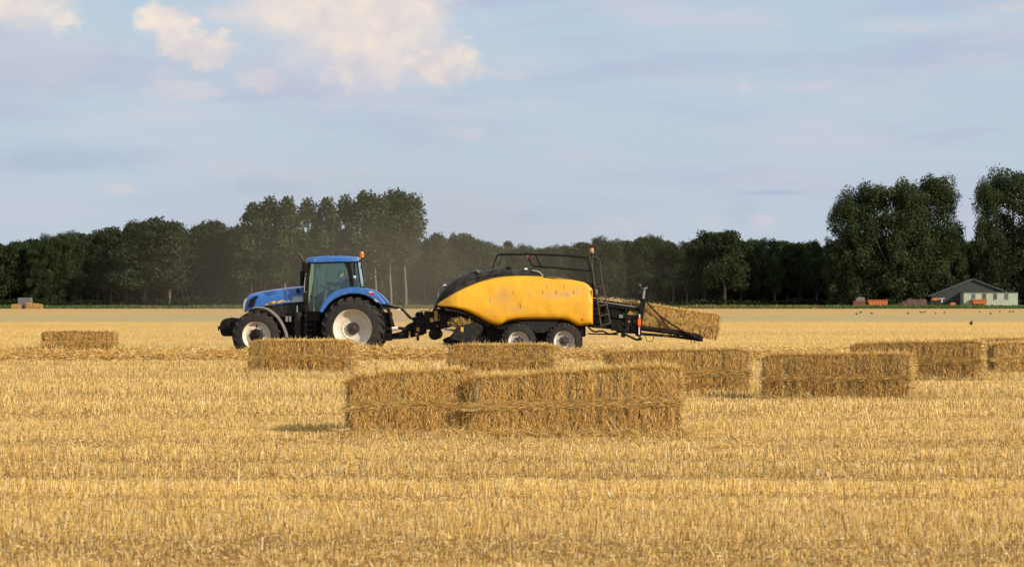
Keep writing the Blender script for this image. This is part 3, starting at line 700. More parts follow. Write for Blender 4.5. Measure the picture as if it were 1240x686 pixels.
# cab
bm = bmesh.new(); add_loft(bm, [(tx(a), tz(c), tz(b), d) for a, b, c, d in [(568, 112, 128, .66), (576, 104, 131, .76), (610, 97, 131, .82), (660, 92, 128, .83), (760, 91, 125, .83), (840, 94, 125, .83), (864, 97, 125, .80), (870, 102, 122, .74)]], rr=.07, crown=.012)
roof = part('cab_roof', bm, 'blue', auto=45)
bm = bmesh.new(); add_plate(bm, TP((868, 100), (879, 104), (879, 118), (870, 122)), -.70, -.5); from_bm('work_lamp', bm, M['chrome'], roof, bevel=.005)
for a in (620, 846):
    bm = bmesh.new(); add_box(bm, tx(a), tx(a+9), -.838, -.82, tz(121), tz(113)); from_bm('marker_lamp', bm, M['chrome'], roof, bevel=.003)
bm = bmesh.new()   # frame both sides
for sgn in (-1, 1):
    y0, y1 = sgn*.80, sgn*.72
    add_plate(bm, TP((577, 130), (603, 130), (590, 230), (586, 330), (588, 420), (566, 424), (560, 330), (566, 220)), y0, y1)            # A pillar
    add_plate(bm, TP((590, 124), (866, 122), (866, 131), (800, 131), (600, 138)), y0, y1)                                             # header
    add_plate(bm, TP((792, 128), (828, 128), (838, 180), (850, 262), (845, 276), (828, 274), (822, 225), (812, 170)), y0, y1)          # B pillar
    add_plate(bm, TP((848, 128), (856, 128), (858, 190), (850, 196)), y0, y1)
    add_plate(bm, TP((866, 124), (873, 124), (893, 274), (886, 276)), sgn*.74, sgn*.66)                                              # C pillar
    add_plate(bm, TP((588, 414), (660, 414), (664, 430), (588, 430)), y0, y1)
add_box(bm, tx(562), tx(575), -.72, .72, tz(424), tz(400)); add_box(bm, tx(586), tx(870), -.72, .72, tz(132), tz(124))
add_box(bm, tx(880), tx(893), -.66, .66, tz(290), tz(268)); add_box(bm, tx(565), tx(880), -.70, .70, tz(440), tz(424))
add_box(bm, tx(700), tx(885), -.66, .66, tz(430), tz(300))
part('cab_frame', bm, 'black', bevel=.006)
for sgn in (-1, 1):
    bm = bmesh.new(); add_plate(bm, TP((602, 136), (798, 130), (818, 200), (828, 272), (790, 276), (722, 312), (680, 362), (662, 414), (589, 414), (587, 300)), sgn*.765, sgn*.758)
    part('door_window', bm, 'glass')
    bm = bmesh.new(); add_plate(bm, TP((830, 130), (866, 126), (887, 272), (850, 272)), sgn*.745, sgn*.738); part('rear_side_window', bm, 'glass')
bm = bmesh.new(); v = [bm.verts.new(p) for p in [(tx(598), -.72, tz(132)), (tx(598), .72, tz(132)), (tx(570), .72, tz(410)), (tx(570), -.72, tz(410))]]; bm.faces.new(v); part('windscreen', bm, 'glass')
bm = bmesh.new(); v = [bm.verts.new(p) for p in [(tx(870), -.66, tz(128)), (tx(870), .66, tz(128)), (tx(890), .66, tz(268)), (tx(890), -.66, tz(268))]]; bm.faces.new(v); part('rear_window', bm, 'glass')
# interior
bm = bmesh.new(); add_plate(bm, TP((730, 300), (800, 300), (808, 325), (730, 330)), -.26, .26); add_plate(bm, TP((790, 222), (812, 220), (822, 300), (800, 306)), -.24, .24); add_box(bm, tx(750), tx(790), -.15, .15, tz(400), tz(325))
part('driver_seat', bm, 'black', bevel=.03)
bm = bmesh.new(); add_plate(bm, TP((612, 330), (650, 300), (664, 310), (650, 420), (612, 420)), -.18, .18); add_tube(bm, [(tx(655), 0, tz(330)), (tx(668), 0, tz(285))], .03)
part('dashboard', bm, 'black', bevel=.02)
bm = bmesh.new(); c0 = Vector((tx(672), 0, tz(278))); ax = Vector((.45, 0, .9)).normalized(); e1 = Vector((0, 1, 0)); e2 = ax.cross(e1)
add_tube(bm, [c0+(e1*math.cos(t)+e2*math.sin(t))*.2 for t in [2*math.pi*k/20 for k in range(21)]], .014, 6); add_tube(bm, [c0-e1*.2, c0+e1*.2], .012, 6)
part('steering_wheel', bm, 'black')
bm = bmesh.new(); add_box(bm, tx(700), tx(770), -.5, -.3, tz(320), tz(292)); add_tube(bm, [(tx(705), -.4, tz(292)), (tx(698), -.4, tz(262))], .018)
part('armrest_console', bm, 'black', bevel=.02)
bm = bmesh.new(); add_tube(bm, [(tx(640), -.45, tz(222)), (tx(643), -.45, tz(200)), (tx(648), -.45, tz(170))], [.035, .06, .045], 10); part('cab_lamp', bm, 'white', auto=60)  # white stand-in for a reflecting lamp inside the cab
bm = bmesh.new(); add_tube(bm, [(tx(648), -.45, tz(172)), (tx(645), -.45, tz(140))], .012); part('cab_lamp_arm', bm, 'black')
# exhaust, mirrors, handles, lamp, beacon
bm = bmesh.new(); add_tube(bm, [(tx(545), -.42, tz(268)), (tx(545), -.42, tz(186)), (tx(546), -.42, tz(178))], [.085, .085, .05], 14)
ex = part('exhaust', bm, 'black', auto=40)
bm = bmesh.new(); add_tube(bm, smoothpath([(tx(547), -.42, tz(182)), (tx(549), -.42, tz(140)), (tx(546), -.42, tz(112)), (tx(537), -.42, tz(96)), (tx(529), -.42, tz(86))], 4), .042, 12); from_bm('exhaust_pipe', bm, M['rust'], ex, auto=60)
for sgn in (-1, 1):
    bm = bmesh.new(); add_box(bm, tx(556), tx(578), sgn*1.18, sgn*.98, tz(185), tz(130)); mi = part('mirror', bm, 'black', bevel=.015)
    bm = bmesh.new(); add_tube(bm, [(tx(590), sgn*.78, tz(134)), (tx(568), sgn*1.02, tz(140))], .015); from_bm('mirror_arm', bm, M['black'], mi); bm = bmesh.new(); add_tube(bm, [(tx(568), sgn*1.05, tz(185)), (tx(566), sgn*1.05, tz(200)), (tx(582), sgn*.78, tz(215))], .015); from_bm('mirror_arm', bm, M['black'], mi)
bm = bmesh.new(); add_tube(bm, [(tx(572), -.86, tz(200)), (tx(566), -.86, tz(250)), (tx(564), -.86, tz(300))], .018); add_tube(bm, [(tx(572), -.86, tz(200)), (tx(578), -.79, tz(196))], .014); add_tube(bm, [(tx(564), -.86, tz(300)), (tx(574), -.79, tz(304))], .014); part('grab_handle', bm, 'steel')
bm = bmesh.new(); add_box(bm, tx(514), tx(530), -.66, -.58, tz(309), tz(280)); add_tube(bm, [(tx(530), -.62, tz(292)), (tx(566), -.74, tz(292))], .012); part('hood_mirror', bm, 'black', bevel=.008)
bm = bmesh.new(); add_ell(bm, (tx(855), -.84, tz(216)), (.06, .05, .06)); wl = part('work_lamp', bm, 'chrome', smooth=True)
bm = bmesh.new(); add_tube(bm, [(tx(852), -.80, tz(150)), (tx(855), -.82, tz(206))], .014); part('lamp_bracket', bm, 'black')
bm = bmesh.new(); add_tube(bm, smoothpath([(tx(868), -.55, tz(128)), (tx(880), -.55, tz(122)), (tx(892), -.55, tz(112)), (tx(893), -.55, tz(98))], 3), .018); add_tube(bm, [(tx(893), -.55, tz(100)), (tx(890), -.55, tz(130)), (tx(886), -.55, tz(165))], .01, 6); part('beacon_stalk', bm, 'black')
bm = bmesh.new(); add_tube(bm, [(tx(893), -.55, tz(101)), (tx(893), -.55, tz(96)), (tx(893), -.55, tz(78)), (tx(893), -.55, tz(68))], [.062, .068, .066, .052], 16); part('beacon', bm, 'beacon', auto=40)
bm = bmesh.new(); add_tube(bm, [(tx(640), -.79, tz(330)), (tx(612), -.80, tz(335))], .015); add_box(bm, tx(596), tx(606), -.80, -.77, tz(332), tz(318)); part('door_handle', bm, 'black')
# rear linkage
bm = bmesh.new()
for yy in (-.35, .35):
    add_tube(bm, [(tx(960), yy, tz(530)), (tx(1060), yy, tz(514)), (tx(1110), yy, tz(512)), (tx(1150), yy, tz(520))], [.06, .055, .045, .05], 10)
    add_tube(bm, [(tx(985), yy, tz(390)), (tx(1040), yy, tz(400)), (tx(1070), yy, tz(510))], .035)
add_box(bm, tx(960), tx(1060), -.3, .3, tz(585), tz(420))
part('rear_linkage', bm, 'black', bevel=.0)
bm = bmesh.new(); add_tube(bm, [(tx(1066), -.36, tz(514)), (tx(1102), -.36, tz(512))], .058, 12); part('linkage_sleeve', bm, 'white')
bm = bmesh.new(); add_plate(bm, TP((1040, 578), (1045, 548), (1110, 540), (1150, 500), (1170, 505), (1175, 560), (1120, 575)), -.16, .16); part('drawbar', bm, 'black', bevel=.02)

# ================================================================== DRIVER
def skin_mesh(name, verts, edges, radii, m, parent, loc=(0, 0, 0), root=0, sub=1):
    me = bpy.data.meshes.new(name); me.from_pydata(verts, edges, [])
    o = bpy.data.objects.new(name, me); COL.objects.link(o); o.location = loc
    md = o.modifiers.new('skin', 'SKIN'); md.use_smooth_shade = True
    sv = me.skin_vertices[0].data
    for i, r in enumerate(radii): sv[i].radius = (r, r)
    for i in range(len(verts)): sv[i].use_root = (i == root)
    ms = o.modifiers.new('sub', 'SUBSURF'); ms.levels = sub; ms.render_levels = sub
    me.materials.append(m); o.parent = parent
    return o
def driver():
    hx, hz = tx(756), tz(203)
    pz = tz(292)
    V = []; E = []; Rr = []
    def add(p, r, par=None):
        V.append(p); Rr.append(r); i = len(V)-1
        if par is not None: E.append((par, i))
        return i
    X = lambda a: tx(a)-tx(775)
    Z = lambda b: tz(b)-pz
    pel = add((X(778), 0, Z(290)), .15); be = add((X(780), 0, Z(262)), .14, pel); ch = add((X(776), 0, Z(240)), .155, be); nb = add((X(770), 0, Z(224)), .07, ch); nk = add((X(765), 0, Z(216)), .055, nb); hd = add((X(757), 0, Z(210)), .07, nk)
    for s in (-1, 1):
        sh = add((X(772), s*.17, Z(232)), .065, ch); el = add((X(735), s*.24, Z(262)), .048, sh); wr = add((X(694), s*.17, Z(256 if s > 0 else 246)), .032, el); pm = add((X(680), s*.17, Z(254 if s > 0 else 242)), .034, wr)
        for q in range(4):
            f1 = add((X(675), s*.17-.03+.02*q, Z(256 if s > 0 else 243)), .009, pm); f2 = add((X(672), s*.17-.03+.02*q, Z(263 if s > 0 else 250)), .008, f1); add((X(676), s*.17-.03+.02*q, Z(266 if s > 0 else 254)), .007, f2)
        t1 = add((X(680), s*.17-s*.035, Z(250 if s > 0 else 239)), .011, pm); add((X(674), s*.17-s*.04, Z(249 if s > 0 else 238)), .009, t1)
        hp = add((X(772), s*.10, Z(296)), .095, pel); kn = add((X(705), s*.16, Z(300)), .07, hp); an = add((X(682), s*.16, Z(372)), .045, kn); add((X(664), s*.17, Z(382)), .04, an)
    root = empty('person', (TRX+tx(775)*math.cos(R(1.6)), TRY-tx(775)*math.sin(R(1.6)), pz), R(-1.6))
    tag(root, 'grey-haired driver in a dark blue top sitting in the tractor cab holding the wheel', 'person')
    bd = skin_mesh('body', V, E, Rr, M['shirt'], root)
    bm = bmesh.new(); hc = (X(756), 0, Z(203)); add_ell(bm, hc, (.095, .078, .122), 16, 12)
    for v in bm.verts:   # jaw, nose and brow pulled from the same skin
        d = v.co-Vector(hc)
        if d.x < -.04 and abs(d.y) < .03 and -.03 < d.z < .02: v.co.x -= .022
        if d.z < -.06 and d.x < 0: v.co.x -= .012
    add_ell(bm, (hc[0]+.01, -.078, hc[2]-.01), (.018, .012, .03), 8, 6); add_ell(bm, (hc[0]+.01, .078, hc[2]-.01), (.018, .012, .03), 8, 6)
    from_bm('head', bm, M['skin'], root, smooth=True)
    bm = bmesh.new(); add_ell(bm, (hc[0]+.022, 0, hc[2]+.03), (.102, .088, .108), 16, 12)
    bmesh.ops.delete(bm, geom=[v for v in bm.verts if v.co.x < hc[0]-.055 and v.co.z < hc[2]+.07 or v.co.z < hc[2]-.05], context='VERTS')
    from_bm('hair', bm, M['hair'], root, smooth=True)
    bm = bmesh.new()
    for s in (-1, 1):
        add_ell(bm, (hc[0]-.088, s*.03, hc[2]+.012), (.01, .013, .007), 8, 6); from_bm('eye', bm, M['trouser'], root); bm = bmesh.new()
    add_box(bm, hc[0]-.097, hc[0]-.085, -.025, .025, hc[2]-.062, hc[2]-.056)
    from_bm('mouth', bm, M['trouser'], root)
    return root
driver()

# ================================================================== BALER
def bx_(X): return (X-929)/186.8
def BP(*p): return [(bx_(a), tz(b)) for a, b in p]
def B3(*p): return [(bx_(a+857.7), tz(b)) for a, b in p]
x3 = lambda a: bx_(a+857.7)
BLX, BLY = (655-620)/39.2, 90.5
bl = empty('baler', (BLX, BLY, 0), 0)
tag(bl, 'large yellow and black square baler on tandem wheels towed by the blue tractor', 'baler')
def bpart(name, bm, m, parent=None, **k): return from_bm(name, bm, M[m], parent or bl, **k)
top_pts = [(328, 375), (352, 357), (400, 328), (440, 304), (480, 284), (520, 266), (560, 250), (600, 237), (640, 226), (680, 218), (720, 213), (790, 210), (850, 210), (920, 212), (980, 216), (1040, 222), (1100, 231), (1150, 240), (1180, 247), (1200, 258), (1224, 284)]
bot_pts = [(328, 376), (352, 384), (400, 388), (440, 394), (480, 404), (520, 420), (560, 440), (600, 462), (640, 482), (665, 491), (690, 493), (706, 485), (730, 471), (770, 462), (800, 458), (900, 457), (1000, 458), (1050, 458), (1090, 466), (1115, 480), (1140, 496), (1170, 494), (1224, 486)]
tX, tY = zip(*top_pts); bX, bY = zip(*bot_pts)
def yellow_panel(sgn):
    bm = bmesh.new(); NX, NT_ = 90, 16; rows = []
    for i in range(NX+1):
        X = 328+(1224-328)*i/NX; zt_, zb_ = tz(np.interp(X, tX, tY)), tz(np.interp(X, bX, bY)); col = []
        for k in range(NT_+1):
            t = k/NT_; z = zb_+(zt_-zb_)*t
            zz = (z-.95)/1.75
            y = 1.24-.32*max(0, zz)**2.6-.05*max(0, .15-zz)-.30*max(0, (450-X)/130)**1.5-.045*max(0, (X-1180)/44)**2
            if t > .93: y -= .03*(t-.93)/.07
            if t < .09: y -= .09*((.09-t)/.09)**1.5
            # shallow dents and creases in the panel
            y += .06*(vnoise(np.array([X*.012]), np.array([z*2.2]), 4, 3)[0]-.5)
            col.append(bm.verts.new((bx_(X), sgn*y, z)))
        rows.append(col)
    for i in range(NX):
        for k in range(NT_):
            vs = (rows[i][k], rows[i+1][k], rows[i+1][k+1], rows[i][k+1]); bm.faces.new(vs)
    bmesh.ops.remove_doubles(bm, verts=bm.verts, dist=.002)
    bmesh.ops.recalc_face_normals(bm, faces=bm.faces)
    me = bpy.data.meshes.new('side_panel'); bm.to_mesh(me); bm.free()
    o = link('side_panel', me, M['yellow'], bl, smooth=True)
    sm = o.modifiers.new('thick', 'SOLIDIFY'); sm.thickness = .03; sm.offset = 0
    return o
for sgn in (-1, 1):
    p = yellow_panel(sgn)
    for (a, b) in ((671, 446), (1172, 457)):
        bm = bmesh.new(); zz = (tz(b)-.95)/1.75; add_tube(bm, [(bx_(a), sgn*1.20, tz(b)), (bx_(a), sgn*1.262, tz(b))], .035, 14); from_bm('reflector', bm, M['orange'], p)
    if sgn < 0:
        for (a, b, c_, e) in ((690, 245, 694, 305), (794, 252, 795, 288), (862, 270, 866, 330), (965, 252, 970, 290), (1070, 255, 1071, 288), (638, 325, 640, 365), (768, 290, 770, 315), (1020, 290, 1021, 318), (812, 360, 814, 395), (940, 290, 943, 315), (1120, 290, 1122, 312)):
            za, zb_ = tz(b), tz(e)
            yf = lambda z: -(1.24-.32*max(0, (z-.95)/1.75)**2.6-.05*max(0, .15-(z-.95)/1.75))-.024
            bm = bmesh.new(); add_tube(bm, [(bx_(a), yf(za), za), (bx_((a+c_)/2), yf((za+zb_)/2), (za+zb_)/2), (bx_(c_), yf(zb_), zb_)], [.004, .009, .004], 5); from_bm('straw_wisp', bm, M['decal_dy'] if a % 4 == 0 else M['rimgrey'], p)
bm = bmesh.new()   # rear edge strip of the panel
add_plate(bm, BP((1222, 290), (1229, 290), (1229, 486), (1222, 486)), -1.15, -1.05); bpart('panel_edge', bm, 'yellow')
# dark body core
bm = bmesh.new()
add_plate(bm, BP((335, 380), (420, 325), (560, 262), (720, 225), (1000, 225), (1215, 262), (1222, 480), (1150, 520), (700, 520), (600, 500), (520, 460), (420, 420), (345, 400)), -1.0, 1.0)
bpart('body_core', bm, 'black', bevel=.02)
bm = bmesh.new()
cov = [(306, 396, 404, .62), (316, 366, 400, .72), (335, 325, 382, .82), (360, 288, 365, .90), (400, 247, 340, .96), (440, 218, 318, 1.0), (480, 196, 298, .98), (520, 182, 282, .95), (558, 172, 268, .93)]
add_loft(bm, [(bx_(a), tz(c), tz(b), d) for a, b, c, d in cov], rr=.30, seg=8, crown=.02); fc = bpart('front_cover', bm, 'hoodblack', auto=60)
bm = bmesh.new()
cov2 = [(560, 188, 268, .91), (600, 178, 255, .91), (650, 166, 245, .91), (700, 156, 236, .91), (728, 153, 232, .90)]
add_loft(bm, [(bx_(a), tz(c), tz(b), d) for a, b, c, d in cov2], rr=.20, seg=6, crown=.02); bpart('middle_cover', bm, 'hoodblack', auto=60)
bm = bmesh.new()
cov3 = [(730, 172, 232, .88), (760, 170, 230, .88), (850, 172, 228, .88), (900, 178, 228, .86), (925, 188, 228, .85), (945, 210, 228, .84)]
add_loft(bm, [(bx_(a), tz(c), tz(b), d) for a, b, c, d in cov3], rr=.12, crown=.01); bpart('rear_cover', bm, 'hoodblack', auto=60)
bm = bmesh.new(); add_tube(bm, smoothpath([(bx_(880), -.87, tz(178)), (bx_(905), -.87, tz(182)), (bx_(925), -.86, tz(192)), (bx_(940), -.85, tz(210))], 4), .03, 8); bpart('cover_edge', bm, 'greyguard')
bm = bmesh.new(); add_plate(bm, BP((548, 170), (585, 177), (572, 192), (560, 186)), -.95, -.6); bpart('grey_corner', bm, 'shedgrey')  # paler grey plate where the front and middle covers meet
bm = bmesh.new(); add_box(bm, bx_(834), bx_(852), -.9, -.8, tz(174), tz(162)); bpart('top_lamp', bm, 'white', bevel=.005)
bm = bmesh.new(); add_box(bm, bx_(722), bx_(758), -.5, .5, tz(172), tz(153)); bpart('top_hatch', bm, 'hoodblack', bevel=.01)
bm = bmesh.new(); add_ell(bm, (bx_(372), -.45, tz(266)), (.08, .08, .06)); bpart('front_lamp', bm, 'chrome', smooth=True)
# swoosh ridge along the cover
bm = bmesh.new(); add_tube(bm, smoothpath([(bx_(a), -y, tz(b)) for a, b, y in [(322, 372, .80), (380, 312, .96), (440, 268, 1.0), (520, 232, .955), (600, 210, .92), (690, 200, .92)]], 5), [.02]*26, 8); bpart('cover_ridge', bm, 'panelgrey', auto=60)
# lower edge moulding under the nose of the panel
for sgn in (-1, 1):
    bm = bmesh.new(); lo = [(372, 395), (440, 404), (480, 415), (520, 432), (560, 452), (600, 472), (640, 488)]
    add_plate(bm, BP(*lo)+BP(*[(a, b+13) for a, b in lo[::-1]]), sgn*1.12, sgn*.9); bpart('lower_moulding', bm, 'panelgrey', bevel=.008)
# under-body
bm = bmesh.new(); add_plate(bm, BP((345, 400), (470, 420), (560, 460), (640, 500), (700, 500), (1190, 490), (1190, 560), (1000, 575), (640, 600), (560, 600), (560, 520), (420, 500), (345, 520)), -.72, .72)
bpart('chassis', bm, 'black', bevel=.02)
bm = bmesh.new(); add_plate(bm, BP((760, 462), (1040, 462), (1000, 520), (950, 540), (900, 540), (840, 500)), -1.08, -.9); bpart('wheel_guard', bm, 'panelgrey', bevel=.03)
bm = bmesh.new(); add_tube(bm, [(bx_(800), -.9, tz(580)), (bx_(800), .9, tz(580))], .06); add_tube(bm, [(bx_(1063), -.9, tz(585)), (bx_(1063), .9, tz(585))], .06); add_box(bm, bx_(780), bx_(1085), -.75, -.62, tz(595), tz(560)); add_box(bm, bx_(780), bx_(1085), .62, .75, tz(595), tz(560)); bpart('axle', bm, 'black')
for X_, r_ in ((800, .56), (1063, .575)):
    for sgn in (-1, 1):
        wheel(bl, bx_(X_)+(.05 if sgn > 0 else 0), sgn*1.0, r_+.02, r_, .315, .48, 22, .03, sgn, 'trailer', 'rimgrey')
# drawbar, gearbox, flywheel guard
bm = bmesh.new(); add_box(bm, bx_(250), bx_(350), -.42, .42, tz(520), tz(415)); add_box(bm, bx_(188), bx_(262), -.30, .30, tz(545), tz(445)); add_box(bm, bx_(300), bx_(372), -.55, .55, tz(510), tz(400))
add_plate(bm, BP((40, 578), (60, 545), (120, 530), (150, 490), (180, 478), (250, 470), (250, 550), (150, 572)), -.16, .16); add_plate(bm, BP((200, 420), (240, 415), (250, 450), (205, 450)), -.2, .2)
add_box(bm, bx_(205), bx_(220), -.25, -.15, tz(585), tz(540))
dbm = bpart('drawbar_and_gearbox', bm, 'black', bevel=.018)
bm = bmesh.new(); add_ell(bm, (bx_(146), -.18, tz(522)), (.09, .03, .12)); from_bm('joint_cover', bm, M['rust'], dbm, smooth=True)
for (a, b, c_, d_) in ((310, 408, 330, 470), (285, 452, 304, 476), (206, 508, 222, 530), (198, 540, 216, 555), (160, 530, 170, 570)):
    bm = bmesh.new(); add_box(bm, bx_(a), bx_(c_), -.566, -.545, tz(d_), tz(b)) if a > 280 else add_box(bm, bx_(a), bx_(c_), -.32, -.296, tz(d_), tz(b)); from_bm('warning_sticker', bm, M['decal_dy'], dbm)
bm = bmesh.new(); add_box(bm, bx_(296), bx_(303), -.572, -.56, tz(473), tz(462)); from_bm('sticker_mark', bm, M['white'], dbm)
bm = bmesh.new(); add_box(bm, bx_(335), bx_(358), -.566, -.545, tz(468), tz(455)); add_box(bm, bx_(338), bx_(348), -.566, -.545, tz(445), tz(435)); from_bm('pale_sticker', bm, M['greyguard'], dbm)
bm = bmesh.new(); add_ell(bm, (bx_(329), -.57, tz(501)), (.04, .03, .04)); from_bm('red_lamp', bm, M['red'], dbm, smooth=True)
bm = bmesh.new(); add_lathe(bm, [(0, -.04), (.17, -.04), (.19, -.01), (.19, .05), (.17, .07), (0, .07)], bx_(312), tz(545), 28, -.5); bpart('parking_jack_foot', bm, 'black', auto=40)
bm = bmesh.new(); add_lathe(bm, [(0, -.04), (.15, -.04), (.17, -.01), (.17, .05), (0, .05)], bx_(325), tz(545), 28, .1); bpart('parking_jack_plate', bm, 'greyguard', auto=40)
for dy, pts in ((-.1, [(5, 372), (60, 386), (100, 398), (130, 412), (165, 452), (200, 455)]), (0, [(10, 365), (70, 392), (120, 402), (150, 430), (185, 462), (215, 460)]), (.1, [(0, 380), (40, 388), (110, 396), (140, 420), (178, 455), (230, 440)])):
    bm = bmesh.new(); add_tube(bm, smoothpath([(bx_(a), dy-.1, tz(b)) for a, b in pts], 5), .028, 8); bpart('hydraulic_hose', bm, 'black')
for r_, yy, pts in ((.012, -.2, [(100, 368), (118, 372), (132, 388)]), (.012, -.2, [(285, 395), (284, 410), (225, 412)]), (.02, -.6, [(365, 430), (372, 470), (366, 500), (380, 520), (430, 525)]), (.02, -.9, [(440, 480), (455, 470), (480, 472), (520, 490)])):
    bm = bmesh.new(); add_tube(bm, smoothpath([(bx_(a), yy, tz(b)) for a, b in pts], 4), r_, 6); bpart('cable', bm, 'black')
for a, b in ((215, 425), (205, 435), (192, 470), (222, 428)):
    bm = bmesh.new(); add_ell(bm, (bx_(a), -.15, tz(b)), (.05, .05, .05), 8, 6); bpart('hose_coupling', bm, 'black')
bm = bmesh.new(); add_box(bm, bx_(95), bx_(112), -.24, -.16, tz(408), tz(398)); bpart('hose_sleeve', bm, 'white')
# pickup
bm = bmesh.new(); add_plate(bm, BP((402, 575), (418, 540), (440, 508), (480, 490), (530, 480), (578, 484), (598, 503), (592, 528), (566, 552), (560, 575), (566, 596), (500, 598), (450, 585)), -1.16, -1.06); pk = bpart('pickup_shield', bm, 'panelgrey', bevel=.025)
bm = bmesh.new(); add_box(bm, bx_(467), bx_(482), -1.17, -1.158, tz(530), tz(504)); from_bm('yellow_sticker', bm, M['decal_y'], pk)
bm = bmesh.new(); add_tube(bm, [(bx_(450), -1.05, tz(585)), (bx_(450), 1.05, tz(585))], .12, 16); add_tube(bm, [(bx_(375), -1.05, tz(582)), (bx_(375), 1.05, tz(582))], .055, 12); add_tube(bm, [(bx_(540), -1.0, tz(560)), (bx_(540), 1.0, tz(560))], .25, 18)
for yy in np.linspace(-1.0, 1.0, 16):
    for k in range(8):
        a = 2*math.pi*k/8+yy; add_tube(bm, [(bx_(450)+.1*math.cos(a), yy, tz(585)+.1*math.sin(a)), (bx_(450)+.19*math.cos(a), yy, tz(585)+.19*math.sin(a))], .008, 4)
for s in (-1, 1): add_plate(bm, BP((362, 575), (372, 570), (400, 560), (440, 520), (460, 520), (460, 590), (420, 606), (372, 594)), s*1.05, s*1.0)
bpart('pickup_reel', bm, 'black')
bm = bmesh.new(); add_tube(bm, [(bx_(370), -1.0, tz(512)), (bx_(440), -1.0, tz(520)), (bx_(455), -1.0, tz(500))], .018); add_tube(bm, [(bx_(370), -1.0, tz(519)), (bx_(430), -1.0, tz(529))], .015); bpart('wind_guard', bm, 'steel')
# railing on top
bm = bmesh.new(); rl = .018
for yy in (-.95, .95):
    add_tube(bm, [(bx_(a), yy, tz(b)) for a, b in [(650, 165), (662, 120), (675, 90), (684, 84), (720, 82), (880, 81), (1050, 88), (1200, 100), (1212, 106)]], rl)
    add_tube(bm, [(bx_(a), yy, tz(b)) for a, b in [(850, 82), (872, 130), (886, 150), (980, 157), (1218, 178)]], rl)
    add_tube(bm, [(bx_(900), yy, tz(84)), (bx_(930), yy, tz(150))], rl*.9)
    add_tube(bm, [(bx_(1208), yy, tz(104)), (bx_(1222), yy, tz(180)), (bx_(1234), yy, tz(262))], rl*1.1)
add_tube(bm, [(bx_(684), -.95, tz(84)), (bx_(684), .95, tz(84))], rl); add_tube(bm, [(bx_(708), -.95, tz(86)), (bx_(684), -.95, tz(150))], rl*.7)
bpart('guard_rail', bm, 'black')
bm = bmesh.new(); add_ell(bm, (bx_(851), -.97, tz(98)), (.035, .035, .045), 10, 8); bpart('rail_lamp', bm, 'red', smooth=True)
bm = bmesh.new(); add_plate(bm, BP((945, 212), (1190, 240), (1235, 262), (1235, 274), (1180, 256), (945, 222)), -.98, .98); bpart('walkway', bm, 'black')
# ladder
bm = bmesh.new()
L1 = [(352, 100), (372, 180), (380, 265), (398, 350), (420, 510)]; L2 = [(372, 100), (398, 104), (412, 125), (415, 170), (428, 262), (448, 350), (472, 485)]
for dy in (0, .42):
    pass
add_tube(bm, [(x3(a), -1.02, tz(b)) for a, b in L1], .024); add_tube(bm, [(x3(a), -1.02, tz(b)) for a, b in L2], .022)
add_tube(bm, [(x3(370), -1.02, tz(75)), (x3(368), -1.02, tz(180)), (x3(382), -1.02, tz(262))], .02)
bpart('ladder', bm, 'rust')
for (a, b, c_, d_) in ((382, 268, 430, 264), (390, 326, 440, 320), (402, 380, 452, 368), (412, 436, 462, 424), (418, 490, 474, 478)):
    bm = bmesh.new(); add_plate(bm, B3((a, b), (c_, d_), (c_, d_+9), (a, b+9)), -1.06, -.86); bpart('ladder_step', bm, 'rust')
bm = bmesh.new(); add_box(bm, x3(352), x3(376), -1.0, -.5, tz(280), tz(248)); add_box(bm, x3(374), x3(400), -.95, -.5, tz(330), tz(285)); bpart('hinge_block', bm, 'black', bevel=.01)
bm = bmesh.new(); add_box(bm, x3(383), x3(400), -1.0, -.92, tz(318), tz(286)); bpart('control_box', bm, 'greyguard', bevel=.008)
bm = bmesh.new(); add_tube(bm, [(x3(366), -1.0, tz(80)), (x3(366), -1.0, tz(95))], .03, 10); add_tube(bm, [(x3(366), -1.0, tz(96)), (x3(385), -1.0, tz(106)), (x3(390), -1.0, tz(128))], .022); bpart('beacon_mount', bm, 'black')
bm = bmesh.new(); add_tube(bm, [(x3(366), -1.0, tz(76)), (x3(366), -1.0, tz(66))], [.062, .06], 14); bpart('beacon_lower', bm, 'greyguard')
bm = bmesh.new(); add_tube(bm, [(x3(366), -1.0, tz(67)), (x3(366), -1.0, tz(54)), (x3(366), -1.0, tz(48))], [.06, .058, .045], 14); bpart('beacon', bm, 'beacon', auto=40)
# bale chamber
bm = bmesh.new()
add_plate(bm, B3((330, 330), (372, 336), (648, 380), (640, 545), (540, 540), (480, 518), (370, 508), (330, 500)), -.66, .66)
ch = bpart('bale_chamber', bm, 'black', bevel=.01)
bm = bmesh.new()
for (y0, y1, th) in ((352, 392, 10), (408, 440, 14), (458, 486, 10)):
    add_plate(bm, B3((372, y0), (645, y1), (645, y1+th+12), (372, y0+th+12)), -.72, -.655)
add_box(bm, x3(440), x3(455), -.74, -.66, tz(480), tz(380)); add_box(bm, x3(560), x3(572), -.74, -.66, tz(505), tz(390))
from_bm('chamber_rib', bm, M['black'], ch, bevel=.006)
bm = bmesh.new(); add_tube(bm, [(x3(372), -.70, tz(352)), (x3(648), -.70, tz(392))], .02); add_tube(bm, [(x3(372), -.70, tz(330)), (x3(640), -.70, tz(356))], .014); from_bm('top_rail', bm, M['greyguard'], ch)
bm = bmesh.new(); add_plate(bm, B3((526, 432), (548, 434), (548, 452), (526, 450)), -.728, -.715); from_bm('round_plate', bm, M['greyguard'], ch)
bm = bmesh.new()
